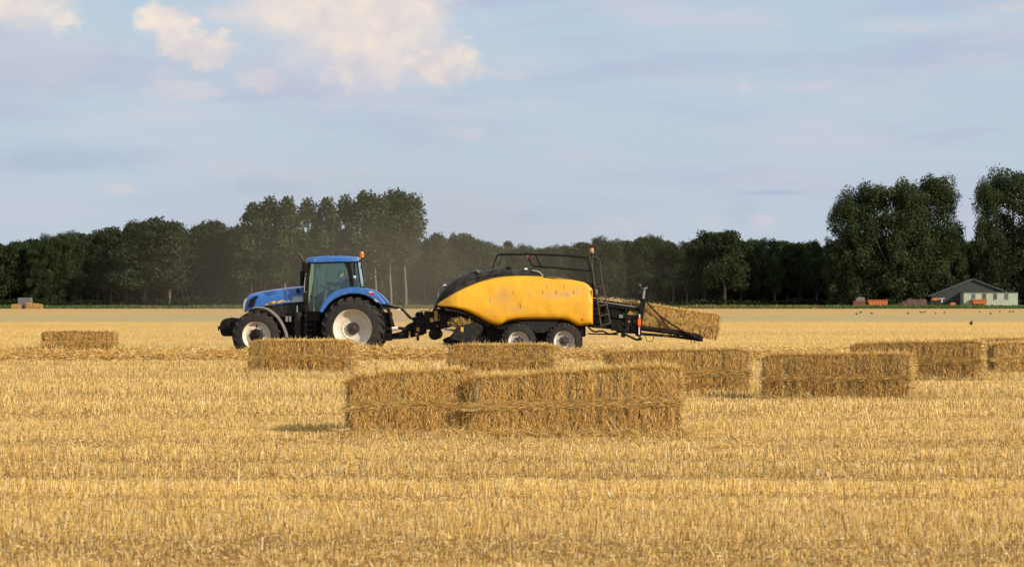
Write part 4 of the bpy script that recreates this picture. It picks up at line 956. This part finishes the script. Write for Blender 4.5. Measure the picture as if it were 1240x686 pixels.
add_tube(bm, smoothpath([(x3(a), -.75, tz(b)) for a, b in [(345, 505), (380, 530), (430, 528), (470, 545), (520, 535), (548, 530)]], 4), .028); add_box(bm, x3(480), x3(545), -.8, -.4, tz(525), tz(488)); add_tube(bm, [(x3(345), -.7, tz(543)), (x3(520), -.7, tz(548))], .022)
add_tube(bm, smoothpath([(x3(a), -.74, tz(b)) for a, b in [(548, 545), (570, 552), (600, 565), (628, 578), (650, 572)]], 3), .035); add_box(bm, x3(546), x3(560), -.74, .74, tz(565), tz(520)); add_ell(bm, (x3(648), -.75, tz(572)), (.06, .06, .06), 8, 6)
bpart('knotter_drive', bm, 'black')
bm = bmesh.new(); add_plate(bm, B3((662, 285), (690, 290), (684, 340), (660, 470), (652, 560), (632, 560), (640, 440), (652, 330)), -.82, -.70); add_plate(bm, B3((662, 285), (690, 290), (684, 340), (660, 470), (652, 560), (632, 560), (640, 440), (652, 330)), .70, .82); add_box(bm, x3(655), x3(688), -.8, .8, tz(312), tz(286))
bpart('tension_mast', bm, 'black', bevel=.01)
bm = bmesh.new(); add_tube(bm, [(x3(664), -.83, tz(340)), (x3(670), -.83, tz(290))], .045, 10); add_tube(bm, [(x3(668), -.78, tz(285)), (x3(690), -.78, tz(276))], .03); bpart('mast_cylinder', bm, 'greyguard', auto=40)
bm = bmesh.new(); add_ell(bm, (x3(645), -.6, tz(266)), (.06, .05, .075), 10, 8); add_tube(bm, [(x3(645), -.6, tz(266)), (x3(660), -.7, tz(285))], .02); bpart('rear_camera', bm, 'rust', smooth=True)
# marker board red / white / orange
for (m_, y0, y1, a0, a1) in (('white', 430, 452, 640, 648), ('orange', 455, 492, 634, 652), ('red', 492, 505, 636, 650), ('white', 506, 548, 638, 645)):
    bm = bmesh.new(); add_box(bm, x3(a0), x3(a1), -.838, -.823, tz(y1), tz(y0)); bpart('marker_board', bm, m_)
# rear chute
for sgn in (-1, 1):
    bm = bmesh.new(); add_tube(bm, [(x3(a), sgn*.76, tz(b)) for a, b in [(678, 352), (760, 440), (880, 520), (1004, 582)]], .026); add_tube(bm, [(x3(760), sgn*.76, tz(440)), (x3(806), sgn*.76, tz(505))], .022); bpart('chute_stay', bm, 'black')
bm = bmesh.new()
for sgn in (-1, 1):
    add_tube(bm, [(x3(645), sgn*.66, tz(510)), (x3(840), sgn*.66, tz(532)), (x3(1000), sgn*.66, tz(562))], .08, 12)
    add_tube(bm, [(x3(650), sgn*.60, tz(545)), (x3(840), sgn*.60, tz(560)), (x3(1010), sgn*.60, tz(582))], .04, 10)
for t in np.linspace(0, 1, 9): add_tube(bm, [(x3(660+340*t), -.66, tz(512+52*t+6)), (x3(660+340*t), .66, tz(512+52*t+6))], .035, 8)
add_box(bm, x3(985), x3(1012), -.75, .75, tz(588), tz(560)); add_box(bm, x3(845), x3(860), -.72, -.6, tz(560), tz(520))
add_tube(bm, [(x3(945), -.6, tz(580)), (x3(945), -.6, tz(598))], .015, 5); add_tube(bm, [(x3(965), -.6, tz(580)), (x3(965), -.6, tz(600))], .015, 5)
bpart('bale_chute', bm, 'black')
bm = bmesh.new(); add_tube(bm, smoothpath([(x3(a), -.7, tz(b)) for a, b in [(676, 548), (682, 575), (700, 588), (720, 580), (727, 560)]], 4), .013, 6); bpart('chute_hose', bm, 'black')
# the bale coming off the chute
ang = math.atan2(422-368, 1090-655)
bale('straw_bale', 0, 0, 39.2, 0, 0, loc=(BLX+x3(560), BLY-.60, tz(484)-.12), Lm=2.84, H=(.76, .74), yaw=0, pitch=math.atan2(58, 430), seed=20, ndens=1.1, gn=1.12, label='new straw bale sliding off the tilted rear chute of the baler')  # gn lifts the straw tint: fresher straw, plus its sunlit look put into colour
def straw_lump(name, c, r, n, label, seed, gain=1.0):
    rng = np.random.default_rng(seed); u = unit(rng.normal(size=(n, 3)))*(rng.random((n, 1))**.4)
    P = u*np.array(r)+np.array(c); D = unit(rng.normal(size=(n, 3)))
    tag(quads(name, strands(P, D, .06+.14*rng.random(n), .012+.008*rng.random(n)), straw_tint(n, gain, rng), M['straw']), label, 'loose straw', kind='stuff')
straw_lump('loose_straw', (BLX+bx_(480), BLY-.85, tz(482)), (.42, .25, .13), 1800, 'loose straw piled on the pickup at the front of the baler', 3, .8)
straw_lump('loose_straw', (BLX+bx_(450), BLY-.6, tz(600)), (.5, .5, .10), 900, 'loose straw being gathered under the pickup reel', 4, .8)
rng = np.random.default_rng(8); n = 2600; t_ = rng.random(n); P = np.stack([BLX+x3(372)+t_*(x3(645)-x3(372)), BLY-.62+rng.random(n)*1.2, tz(352)+t_*(tz(376)-tz(352))+.05*rng.random(n)], 1)
D = unit(np.stack([rng.normal(size=n), rng.normal(size=n), np.abs(rng.normal(size=n))*.4], 1))
tag(quads('loose_straw', strands(P, D, .05+.12*rng.random(n), .01+.008*rng.random(n)), straw_tint(n, 1, rng), M['straw']), 'layer of loose straw lying on top of the dark bale chamber', 'loose straw', kind='stuff')

# ================================================================== FAR STRIP
def leafquads(P, size, rng, tint):
    n = len(P); D = unit(rng.normal(size=(n, 3))); S = unit(np.cross(D, rng.normal(size=(n, 3))))
    s = (size*(.6+.8*rng.random(n)))[:, None] if np.ndim(size) == 0 else size[:, None]
    A = D*s*.5; B = S*s*.38
    return np.stack([P-A, P+B, P+A, P-B], 1)
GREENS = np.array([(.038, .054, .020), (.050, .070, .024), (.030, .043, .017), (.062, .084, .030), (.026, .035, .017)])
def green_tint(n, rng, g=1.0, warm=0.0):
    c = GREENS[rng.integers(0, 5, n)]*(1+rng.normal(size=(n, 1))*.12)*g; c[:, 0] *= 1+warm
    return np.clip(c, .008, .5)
rng = np.random.default_rng(31); n = 46000
x = (rng.random(n)*2-1)*125; y = 500+rng.random(n)*13; hh = .25+.62*vnoise(x*.12, y*.1, 5, 3)
P = np.stack([x, y, hh*rng.random(n)], 1)
c_ = np.array([[.10, .15, .045]])*(.7+.6*rng.random((n, 1))); c_[x < -40] *= .85
dry = vnoise(x*.08, y*.05, 9, 2) > .68; c_[dry] = c_[dry]*[1.7, 1.1, 1.1]
tag(quads('green_crop', leafquads(P, .30, rng, None), c_, M['leaf']), 'low green crop strip along the far edge of the field', 'crop', kind='stuff')

# ================================================================== TREES
def trunk_mesh(h, r, rng, limbs=6, spread=.35, start=.45):
    bm = bmesh.new(); pts = []; k = 7; lean = rng.normal()*.03*h
    for i in range(k): t = i/(k-1); pts.append((lean*t+rng.normal()*.01*h*t, rng.normal()*.01*h*t, h*.85*t))
    add_tube(bm, pts, [r*(1-.8*i/(k-1)) for i in range(k)], 7)
    for j in range(limbs):
        t = start+(.9-start)*j/limbs; a = rng.random()*6.28; p = np.array(pts[min(k-2, int(t*(k-1)))]); L = h*spread*(.6+.5*rng.random())*(1.1-t*.5)
        q = p+[math.cos(a)*L*.55, math.sin(a)*L*.55, L*.5]; q2 = p+[math.cos(a)*L, math.sin(a)*L, L*1.05]
        add_tube(bm, [tuple(p), tuple(q), tuple(q2)], [r*.35, r*.2, r*.06], 5)
    return bm
def make_tree(kind, seed):
    """unit tree, 10 m tall; scaled on placing"""
    rng = np.random.default_rng(seed); H = 10.0
    root = empty(kind, (0, 0, -500)); clumps = []
    if kind == 'broadleaf_tree':
        nc, low, wid = 70, .30, .27
        for i in range(nc):
            t = low+(1-low)*rng.random()**.85; wr = wid*H*(math.sin(min(1, (t+.12)/1.1)*math.pi)**.5 if t < .9 else .35)
            a = rng.random()*6.28; rr = wr*math.sqrt(rng.random()); s = H*(.055+.05*rng.random())*(1.15-.45*t)
            clumps.append((rr*math.cos(a), rr*math.sin(a), t*H-s*.6, s*1.25, s*.8))
        nl, ls, bk, start = 11000, .25, 'bark', .35
    elif kind == 'poplar':
        nc = 62
        for i in range(nc):
            lo = .28 if seed < 52 else .46; t = lo+(.98-lo)*rng.random(); wr = H*.12*(max(.05, math.sin((t-lo+.06)/(1.04-lo)*math.pi))**.45); a = rng.random()*6.28; rr = wr*math.sqrt(rng.random()); s = H*(.035+.026*rng.random())
            clumps.append((rr*math.cos(a)+.055*H*max(0, t-.35)**1.2*(1+.5*rng.random()), rr*math.sin(a), t*H-s*.5, s, s*1.25))
        nl, ls, bk, start = 7000, .21, 'palebark', .5
    else:
        nc = 150
        for i in range(nc):
            t = .04+.95*rng.random()**.9; wr = H*.27*(math.sin(min(1, (t+.25)/1.3)*math.pi)**.42); a = rng.random()*6.28; rr = wr*rng.random()**.42; s = H*(.034+.03*rng.random())
            clumps.append((rr*math.cos(a), rr*math.sin(a), t*H-s*.5, s*1.15, s))
        nl, ls, bk, start = 26000, .155, 'bark', .2
    cl = np.array(clumps); w_ = cl[:, 3]**2*cl[:, 4]; w_ = w_**.8; idx = rng.choice(len(cl), nl, p=w_/w_.sum())
    u = unit(rng.normal(size=(nl, 3)))*(rng.random((nl, 1))**.38)*(1+.25*np.abs(rng.normal(size=(nl, 1))))
    P = cl[idx][:, :3]+u*np.stack([cl[idx][:, 3], cl[idx][:, 3], cl[idx][:, 4]], 1)
    P[:, 2] = np.clip(P[:, 2], .1, None)
    tn = green_tint(nl, rng)*(.65+.6*rng.random(len(cl)))[idx][:, None]*(1.0 if kind == 'broadleaf_tree' else 1.25)
    bm = trunk_mesh(H, H*.0095 if kind == 'poplar' else H*.018, rng, 10 if kind != 'poplar' else 5, .3 if kind != 'poplar' else .12, start)
    from_bm('trunk', bm, M[bk], root)
    quads('crown', leafquads(P, ls, rng, None), tn, M['leaf'], root)
    return root
def copy_tree(o):
    c = o.copy(); COL.objects.link(c)
    for ch_ in o.children:
        d = ch_.copy(); COL.objects.link(d); d.parent = c
    return c
protos = {k: [make_tree(k, s) for s in ss] for k, ss in (('broadleaf_tree', range(40, 46)), ('poplar', range(50, 54)), ('tall_tree', range(60, 63)))}
used = set()
def place(kind, px, d, ytop, wf=1.0, label='', cat='tree', group=None, rz=None, i=None):
    ps = protos[kind]; i = random.randrange(len(ps)) if i is None else i; p = ps[i]
    o = p if (kind, i) not in used else copy_tree(p); used.add((kind, i))
    s = F/d; h = EYE+(HZ-ytop)/s; k = h/10.0
    o.location = ((px-620)/s, d, 0); o.rotation_euler = (0, 0, random.random()*6.28 if rz is None else rz); o.scale = (k*wf, k*wf, k)
    tag(o, label, cat, group)
    return o
prof = [(-160, 290), (0, 292), (20, 291), (50, 290), (70, 281), (100, 281), (120, 275), (150, 272), (175, 266), (200, 269), (215, 275), (235, 278), (262, 270), (285, 272), (300, 276), (400, 280), (500, 290), (512, 289), (530, 287), (560, 283), (580, 290), (610, 297), (650, 298), (690, 293), (720, 289), (740, 291), (770, 290), (800, 287), (830, 296), (850, 284), (878, 279), (905, 291), (925, 293), (950, 289), (985, 293), (1010, 292), (1400, 290)]
pX, pY = zip(*prof)
X = -120
while X < 1380:
    big = 1000 < X < 1300
    lab = ('dark green broadleaf tree in the far tree line left of the tall poplars' if X < 285 else 'dark broadleaf tree in the far tree line behind the tractor and poplars' if X < 510 else
           'dark broadleaf tree in the low tree line between poplars and big trees' if X < 1000 else 'dark broadleaf tree in the shade around the farm barn')
    place('broadleaf_tree' if random.random() < .7 else ('tall_tree' if random.random() < .6 else 'poplar'), X, 532+random.random()*8, np.interp(X, pX, pY)+random.uniform(-5, 4), random.uniform(.75, 1.05), lab.replace('broadleaf ', ''), group='trees of the far tree line')
    place('broadleaf_tree', X+11, 546+random.random()*8, np.interp(X+11, pX, pY)+random.uniform(-1, 8), random.uniform(.9, 1.2), lab.replace('broadleaf', 'rear broadleaf') if False else lab, group='trees of the far tree line')
    X += random.uniform(14, 22)
for px, yt, wf, k in ((878, 279, 1.1, 1), (175, 266, 1.2, 2), (205, 269, 1.2, 4)):
    place('broadleaf_tree', px, 529, yt, wf, {878: 'round-topped tree rising above the low tree line right of the baler', 175: 'lighter green tree rising highest in the left part of the tree line', 205: 'green tree just right of the highest crown in the left tree line'}[px], i=k)
pop = [(303, 246, 1.25), (322, 241, 1.0), (344, 239, .95), (368, 243, .95), (392, 240, .95), (414, 239, .9), (437, 232, 1.1), (456, 230, .95), (474, 231, .95), (492, 228, .95)]
nm = ['leftmost and widest poplar', 'second poplar from the left', 'third poplar from the left', 'fourth poplar from the left', 'fifth poplar from the left', 'sixth poplar from the left', 'poplar where the row steps up higher', 'third poplar from the right end with a pale bare trunk', 'second poplar from the right end with a pale bare trunk', 'rightmost poplar with a long pale bare trunk']
for k, (px, yt, wf) in enumerate(pop):
    place('poplar', px, 524+random.random()*3, yt, wf*1.12, nm[k]+' behind the tractor', group='tall poplars behind the tractor', rz=random.uniform(-.4, .4), i=(k % 2 if k < 7 else 2+k % 2))
bigs = [(1027, 238, .8, 'left edge tree of the big tree group beside the barn'), (1047, 221, .9, 'second tree from the left in the big group beside the barn'), (1082, 219, .95, 'middle tree of the big group beside the barn'), (1112, 215, .95, 'tallest central tree of the big group left of the barn'), (1136, 214, .74, 'right-hand tree of the big group standing over the barn roof'),
        (1152, 275, .75, 'lower tree filling the right flank of the big tree group'), (1201, 214, .6, 'left part of the tall tree at the right edge with sky gaps'), (1228, 204, 1.0, 'tallest tree at the right edge of the photo'), (1275, 210, 1.0, 'tree beyond the right edge beside the tallest one')]
for k, (px, yt, wf, lab) in enumerate(bigs):
    place('tall_tree', px, 521+random.random()*5, yt, wf, lab, group='big trees around the barn', i=k % 3)
# the wood behind reads as one dark mass, interior shade put in its tint
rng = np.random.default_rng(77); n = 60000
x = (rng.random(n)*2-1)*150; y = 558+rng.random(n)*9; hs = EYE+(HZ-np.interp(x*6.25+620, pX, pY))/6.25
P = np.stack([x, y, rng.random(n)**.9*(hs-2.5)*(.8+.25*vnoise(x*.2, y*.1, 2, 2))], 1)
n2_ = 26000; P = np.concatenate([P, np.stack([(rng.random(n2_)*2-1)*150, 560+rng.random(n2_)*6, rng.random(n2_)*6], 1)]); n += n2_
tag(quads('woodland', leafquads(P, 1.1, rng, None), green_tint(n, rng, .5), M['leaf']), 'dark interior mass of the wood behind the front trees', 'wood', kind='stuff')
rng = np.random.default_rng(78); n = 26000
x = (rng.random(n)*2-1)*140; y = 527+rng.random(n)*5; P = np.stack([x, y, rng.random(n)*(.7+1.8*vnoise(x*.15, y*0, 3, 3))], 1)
tag(quads('undergrowth', leafquads(P, .45, rng, None), green_tint(n, rng, .6), M['leaf']), 'dark undergrowth at the foot of the far tree line', 'bushes', kind='stuff')  # darkened tint carries the shade at the foot of the trees

# ================================================================== FARM AND FAR THINGS
D0 = 514.0; S0 = F/D0
def fx(px): return (px-620)/S0
def fz(py): return EYE+(HZ-py)/S0
def fobj(name, px, label, cat, group=None, d=D0): return tag(empty(name, ((px-620)*d/F, d, 0)), label, cat, group)
b = fobj('barn', 1178, 'farm barn with a dark green gable and a pale green front wing', 'barn', d=519)
rx = lambda px: fx(px)-fx(1178)
bm = bmesh.new(); add_plate(bm, [(rx(1128), 0), (rx(1128), fz(357)), (rx(1178), fz(338.5)), (rx(1216), fz(354)), (rx(1228), fz(357)), (rx(1228), 0)], 0, 22); from_bm('gable_wall', bm, M['darkgreen'], b)
bm = bmesh.new()
for (a, za, c_, zc) in ((1124, 359, 1178, 338), (1178, 338, 1230, 357.8)):
    add_plate(bm, [(rx(a), fz(za)), (rx(c_), fz(zc)), (rx(c_), fz(zc)+.13), (rx(a), fz(za)+.13)], -.4, 22.3)
from_bm('roof', bm, M['roofgrey'], b)
bm = bmesh.new(); add_box(bm, rx(1162.5), rx(1228), -4.2, -.02, 0, fz(354.3)); wg = from_bm('front_wing', bm, M['greenwall'], b)
bm = bmesh.new(); add_box(bm, rx(1162), rx(1228.5), -4.3, 0, fz(354.3), fz(353.6)); from_bm('wing_roof', bm, M['roofgrey'], wg)
for a, m_ in ((1172, 'roofgrey'), (1185, 'brownwall'), (1198.5, 'brownwall'), (1212, 'roofgrey')):
    bm = bmesh.new(); add_box(bm, rx(a), rx(a+4.5), -4.26, -4.18, fz(362.5), fz(355.3)); wn = from_bm('window', bm, M[m_], wg)
    bm = bmesh.new(); add_box(bm, rx(a-.5), rx(a+5), -4.30, -4.26, fz(363), fz(362.6)); from_bm('sill', bm, M['white'], wn)
bm = bmesh.new()
for a in np.linspace(1164, 1227, 22): add_box(bm, rx(a), rx(a+.25), -4.225, -4.2, 0, fz(354.6))
from_bm('cladding_battens', bm, M['white'], wg)
# red-brown shed
b = fobj('shed', 1040, 'small red-brown shed with a grey upper part left of the orange container', 'shed'); q = lambda px: fx(px)-fx(1040)
bm = bmesh.new(); add_box(bm, q(1033), q(1047.5), -1, 1.2, 0, fz(364)); from_bm('walls', bm, M['redshed'], b, bevel=.03)
bm = bmesh.new(); add_plate(bm, [(q(1036), fz(364)), (q(1047), fz(364)), (q(1046.5), fz(360)), (q(1041), fz(359)), (q(1036.5), fz(361))], -.8, 1.0); from_bm('upper_part', bm, M['shedgrey'], b)
def skip(px, x0, x1, yt, yb, label, cat, wheels=True, name='trailer'):
    o = fobj(name, px, label, cat); q = lambda p_: fx(p_)-fx(px)
    bm = bmesh.new(); add_plate(bm, [(q(x0), fz(yt)), (q(x1), fz(yt)), (q(x1-1.5), fz(yb)), (q(x0+1.2), fz(yb))], -1.2, 1.2)
    bd = from_bm('body', bm, M['orangepaint'], o, bevel=.05)
    bm = bmesh.new()
    for a in np.linspace(x0+2, x1-2.5, 6): add_box(bm, q(a), q(a+.5), -1.27, -1.2, fz(yb)+.05, fz(yt)-.05)
    add_box(bm, q(x0-.3), q(x1+.3), -1.3, 1.3, fz(yt), fz(yt)+.1)
    from_bm('ribs', bm, M['orangepaint'], bd)
    if wheels:
        for a in (px-3, px+2):
            for s in (-1, 1):
                bm = bmesh.new(); add_lathe(bm, [(0, -.15), (.4, -.15), (.48, -.08), (.48, .08), (.4, .15), (0, .15)], q(a), .48, 20, s*1.0); from_bm('wheel', bm, M['rubber'], o, auto=40)
        bm = bmesh.new(); add_box(bm, q(px-6), q(px+7), -.5, .5, .6, fz(yb)); from_bm('frame', bm, M['black'], o)
    return o
o = skip(1062, 1050, 1074, 363.5, 371, 'orange slatted container standing beside the red-brown shed', 'container', False, 'container')
skip(1185, 1176, 1194.5, 363, 368, 'orange tipping trailer parked in front of the pale green barn wall', 'trailer')
# loader on the heap
o = fobj('loader', 1132, 'small orange loader with a pale mast working on the soil heap', 'loader', d=516); q = lambda p_: fx(p_)-fx(1132)
bm = bmesh.new(); add_plate(bm, [(q(1127), fz(364)), (q(1127.5), fz(361.5)), (q(1131), fz(360.5)), (q(1136), fz(360.8)), (q(1136.5), fz(364))], -.7, .7); from_bm('body', bm, M['orangepaint'], o, bevel=.05)
bm = bmesh.new(); add_box(bm, q(1140), q(1141.2), -.1, .1, fz(366), fz(361)); add_box(bm, q(1137), q(1144), -.1, .1, fz(361.5), fz(360.8)); from_bm('mast', bm, M['white'], o)
for a in (1128.5, 1135):
    bm = bmesh.new(); add_lathe(bm, [(0, -.2), (.45, -.2), (.5, -.1), (.5, .1), (.45, .2), (0, .2)], q(a), fz(366), 18, -.6); from_bm('wheel', bm, M['rubber'], o)
o = fobj('bucket', 1153, 'orange loader bucket lying on the ground left of the barn wing', 'bucket'); q = lambda p_: fx(p_)-fx(1153)
bm = bmesh.new(); add_plate(bm, [(q(1149), .3), (q(1150), fz(367)), (q(1153), fz(366)), (q(1156.5), fz(366.5)), (q(1157), .3)], -.8, .8); from_bm('shell', bm, M['orangepaint'], o, bevel=.08)
o['label'] = 'rounded orange bucket on the ground left of the pale green barn wing'
# soil heap
bm = bmesh.new(); NX, NY = 60, 14; vs = []
for i in range(NX+1):
    row = []
    for j in range(NY+1):
        u, v = i/NX, j/NY; x_ = fx(1080)+(fx(1150)-fx(1080))*u; h = 1.75*math.sin(math.pi*min(1, u*1.05))**.8*math.sin(math.pi*v)**.6 if 0 < u < .95 else 0
        h *= .65+.6*vnoise(np.array([x_*.9]), np.array([v*5]), 6, 3)[0]; row.append(bm.verts.new((x_, 515+4*v, h-.02)))
    vs.append(row)
for i in range(NX):
    for j in range(NY): bm.faces.new((vs[i][j], vs[i+1][j], vs[i+1][j+1], vs[i][j+1]))
tag(from_bm('soil_heap', bm, M['soil'], smooth=True), 'long low heap of dark brown soil between the orange container and barn', 'soil heap')
# grey slatted crate stack at the left
o = tag(empty('crate_stack', ((31-620)*503/F, 503, 0)), 'grey slatted wooden crate stack standing at the far left field edge', 'crates'); q = lambda p_: (p_-31)/S0
bm = bmesh.new(); add_box(bm, q(23.5), q(38), -.9, 1, 0, fz(360.2)); from_bm('core', bm, M['shedgrey'], o)
bm = bmesh.new()
for zz in np.linspace(.15, fz(360.2)-.2, 9): add_box(bm, q(23), q(38.4), -.97, -.9, zz, zz+.17)
from_bm('slats', bm, M['shedgrey'], o)
bm = bmesh.new(); add_box(bm, q(37.6), q(38.8), -1, -.88, 0, fz(360)); from_bm('corner_post', bm, M['greyguard'], o)
for (a, b_, sd_, lb) in ((14, 24.5, 30, 'far tiny straw bale left of the grey crate stack'), (32, 50.5, 31, 'far tiny straw bale right of the grey crate stack')):
    bale('straw_bale', 0, 0, 12, 0, 0, loc=((a-620)*498.5/F, 498.5, 0), Lm=(b_-a)/7.02, H=(.75+.25*(sd_ == 31), .7), seed=sd_, ndens=.6, label=lb)

# crows feeding on the stubble
def crow_mesh():
    bm = bmesh.new(); st = [(-.24, .22, .012), (-.17, .23, .035), (-.08, .215, .075), (.02, .23, .09), (.10, .27, .075), (.15, .31, .05), (.19, .34, .048), (.225, .345, .035), (.25, .335, .014), (.30, .325, .004)]
    add_tube(bm, [(a, 0, z) for a, z, r in st], [r for a, z, r in st], 10)
    for s in (-1, 1):
        add_tube(bm, [(.02, s*.035, .17), (.03, s*.035, .08), (.02, s*.035, 0), (.06, s*.035, 0)], .008, 5)
        add_ell(bm, (-.02, s*.075, .235), (.16, .02, .06), 10, 6)
    return from_bm('crow', bm, M['crow'], smooth=True)
crow = crow_mesh(); first = True
for k, (px, py) in enumerate([(1037.4, 382), (1042, 380.2), (1055.5, 381.3), (1100, 381.5), (1115.3, 379.8), (1119.4, 379.6), (1133, 381), (1143.5, 380.2), (1186, 379.2), (1199.7, 381.6), (1210.7, 379.2), (1223, 379.4), (1226.9, 379), (1176, 396)]):
    o = crow if first else crow.copy()
    if not first: COL.objects.link(o)
    first = False; d = EYE*F/(py-HZ); o.location = ((px-620)*d/F, d, .02); o.rotation_euler = (0, 0, random.random()*6.28); o.scale = (.85,)*3 if k < 13 else (1.1,)*3
    nm_ = 'black crow alone on the stubble, nearer than all the others' if k == 13 else 'black crow feeding on the bare tan strip near the farm'
    tag(o, nm_, 'crow', 'crows on the far stubble')

# ================================================================== DUST
def dust():
    bm = bmesh.new(); c = Vector((-4.2, 101, 2.0)); rad = Vector((13, 7.5, 7.0)); add_ell(bm, (0, 0, 0), rad, 24, 14)
    for v in bm.verts: v.co.z = max(v.co.z, -c.z+.01)
    m = bpy.data.materials.new('straw_dust'); m.use_nodes = True; t = NT(m.node_tree); t.n.clear()
    o = t.new('ShaderNodeOutputMaterial'); v = t.new('ShaderNodeVolumePrincipled'); v.inputs['Color'].default_value = (.80, .67, .48, 1); v.inputs['Anisotropy'].default_value = .2
    tcx = t.new('ShaderNodeTexCoord'); mp = t.new('ShaderNodeVectorMath', operation='DIVIDE'); t.l.new(tcx.outputs['Object'], mp.inputs[0]); mp.inputs[1].default_value = rad
    ln = t.new('ShaderNodeVectorMath', operation='LENGTH'); t.l.new(mp.outputs[0], ln.inputs[0])
    n = t.noise(mp.outputs[0], 3.0, 3, .55)
    f = t.m('MULTIPLY', t.ramp(ln.outputs['Value'], 1.0, 0.05), t.ramp(n, .25, .75, .55, 1.35))
    t.put(v.inputs['Density'], t.m('MULTIPLY', f, .034))
    t.l.new(v.outputs[0], o.inputs['Volume'])
    ob = tag(from_bm('dust', bm, m, smooth=True), 'thin brown dust cloud hanging behind the tractor and baler', 'dust', kind='stuff'); ob.location = c
dust()
C.cycles.volume_max_steps = 64
C.cycles.volume_step_rate = 4.0
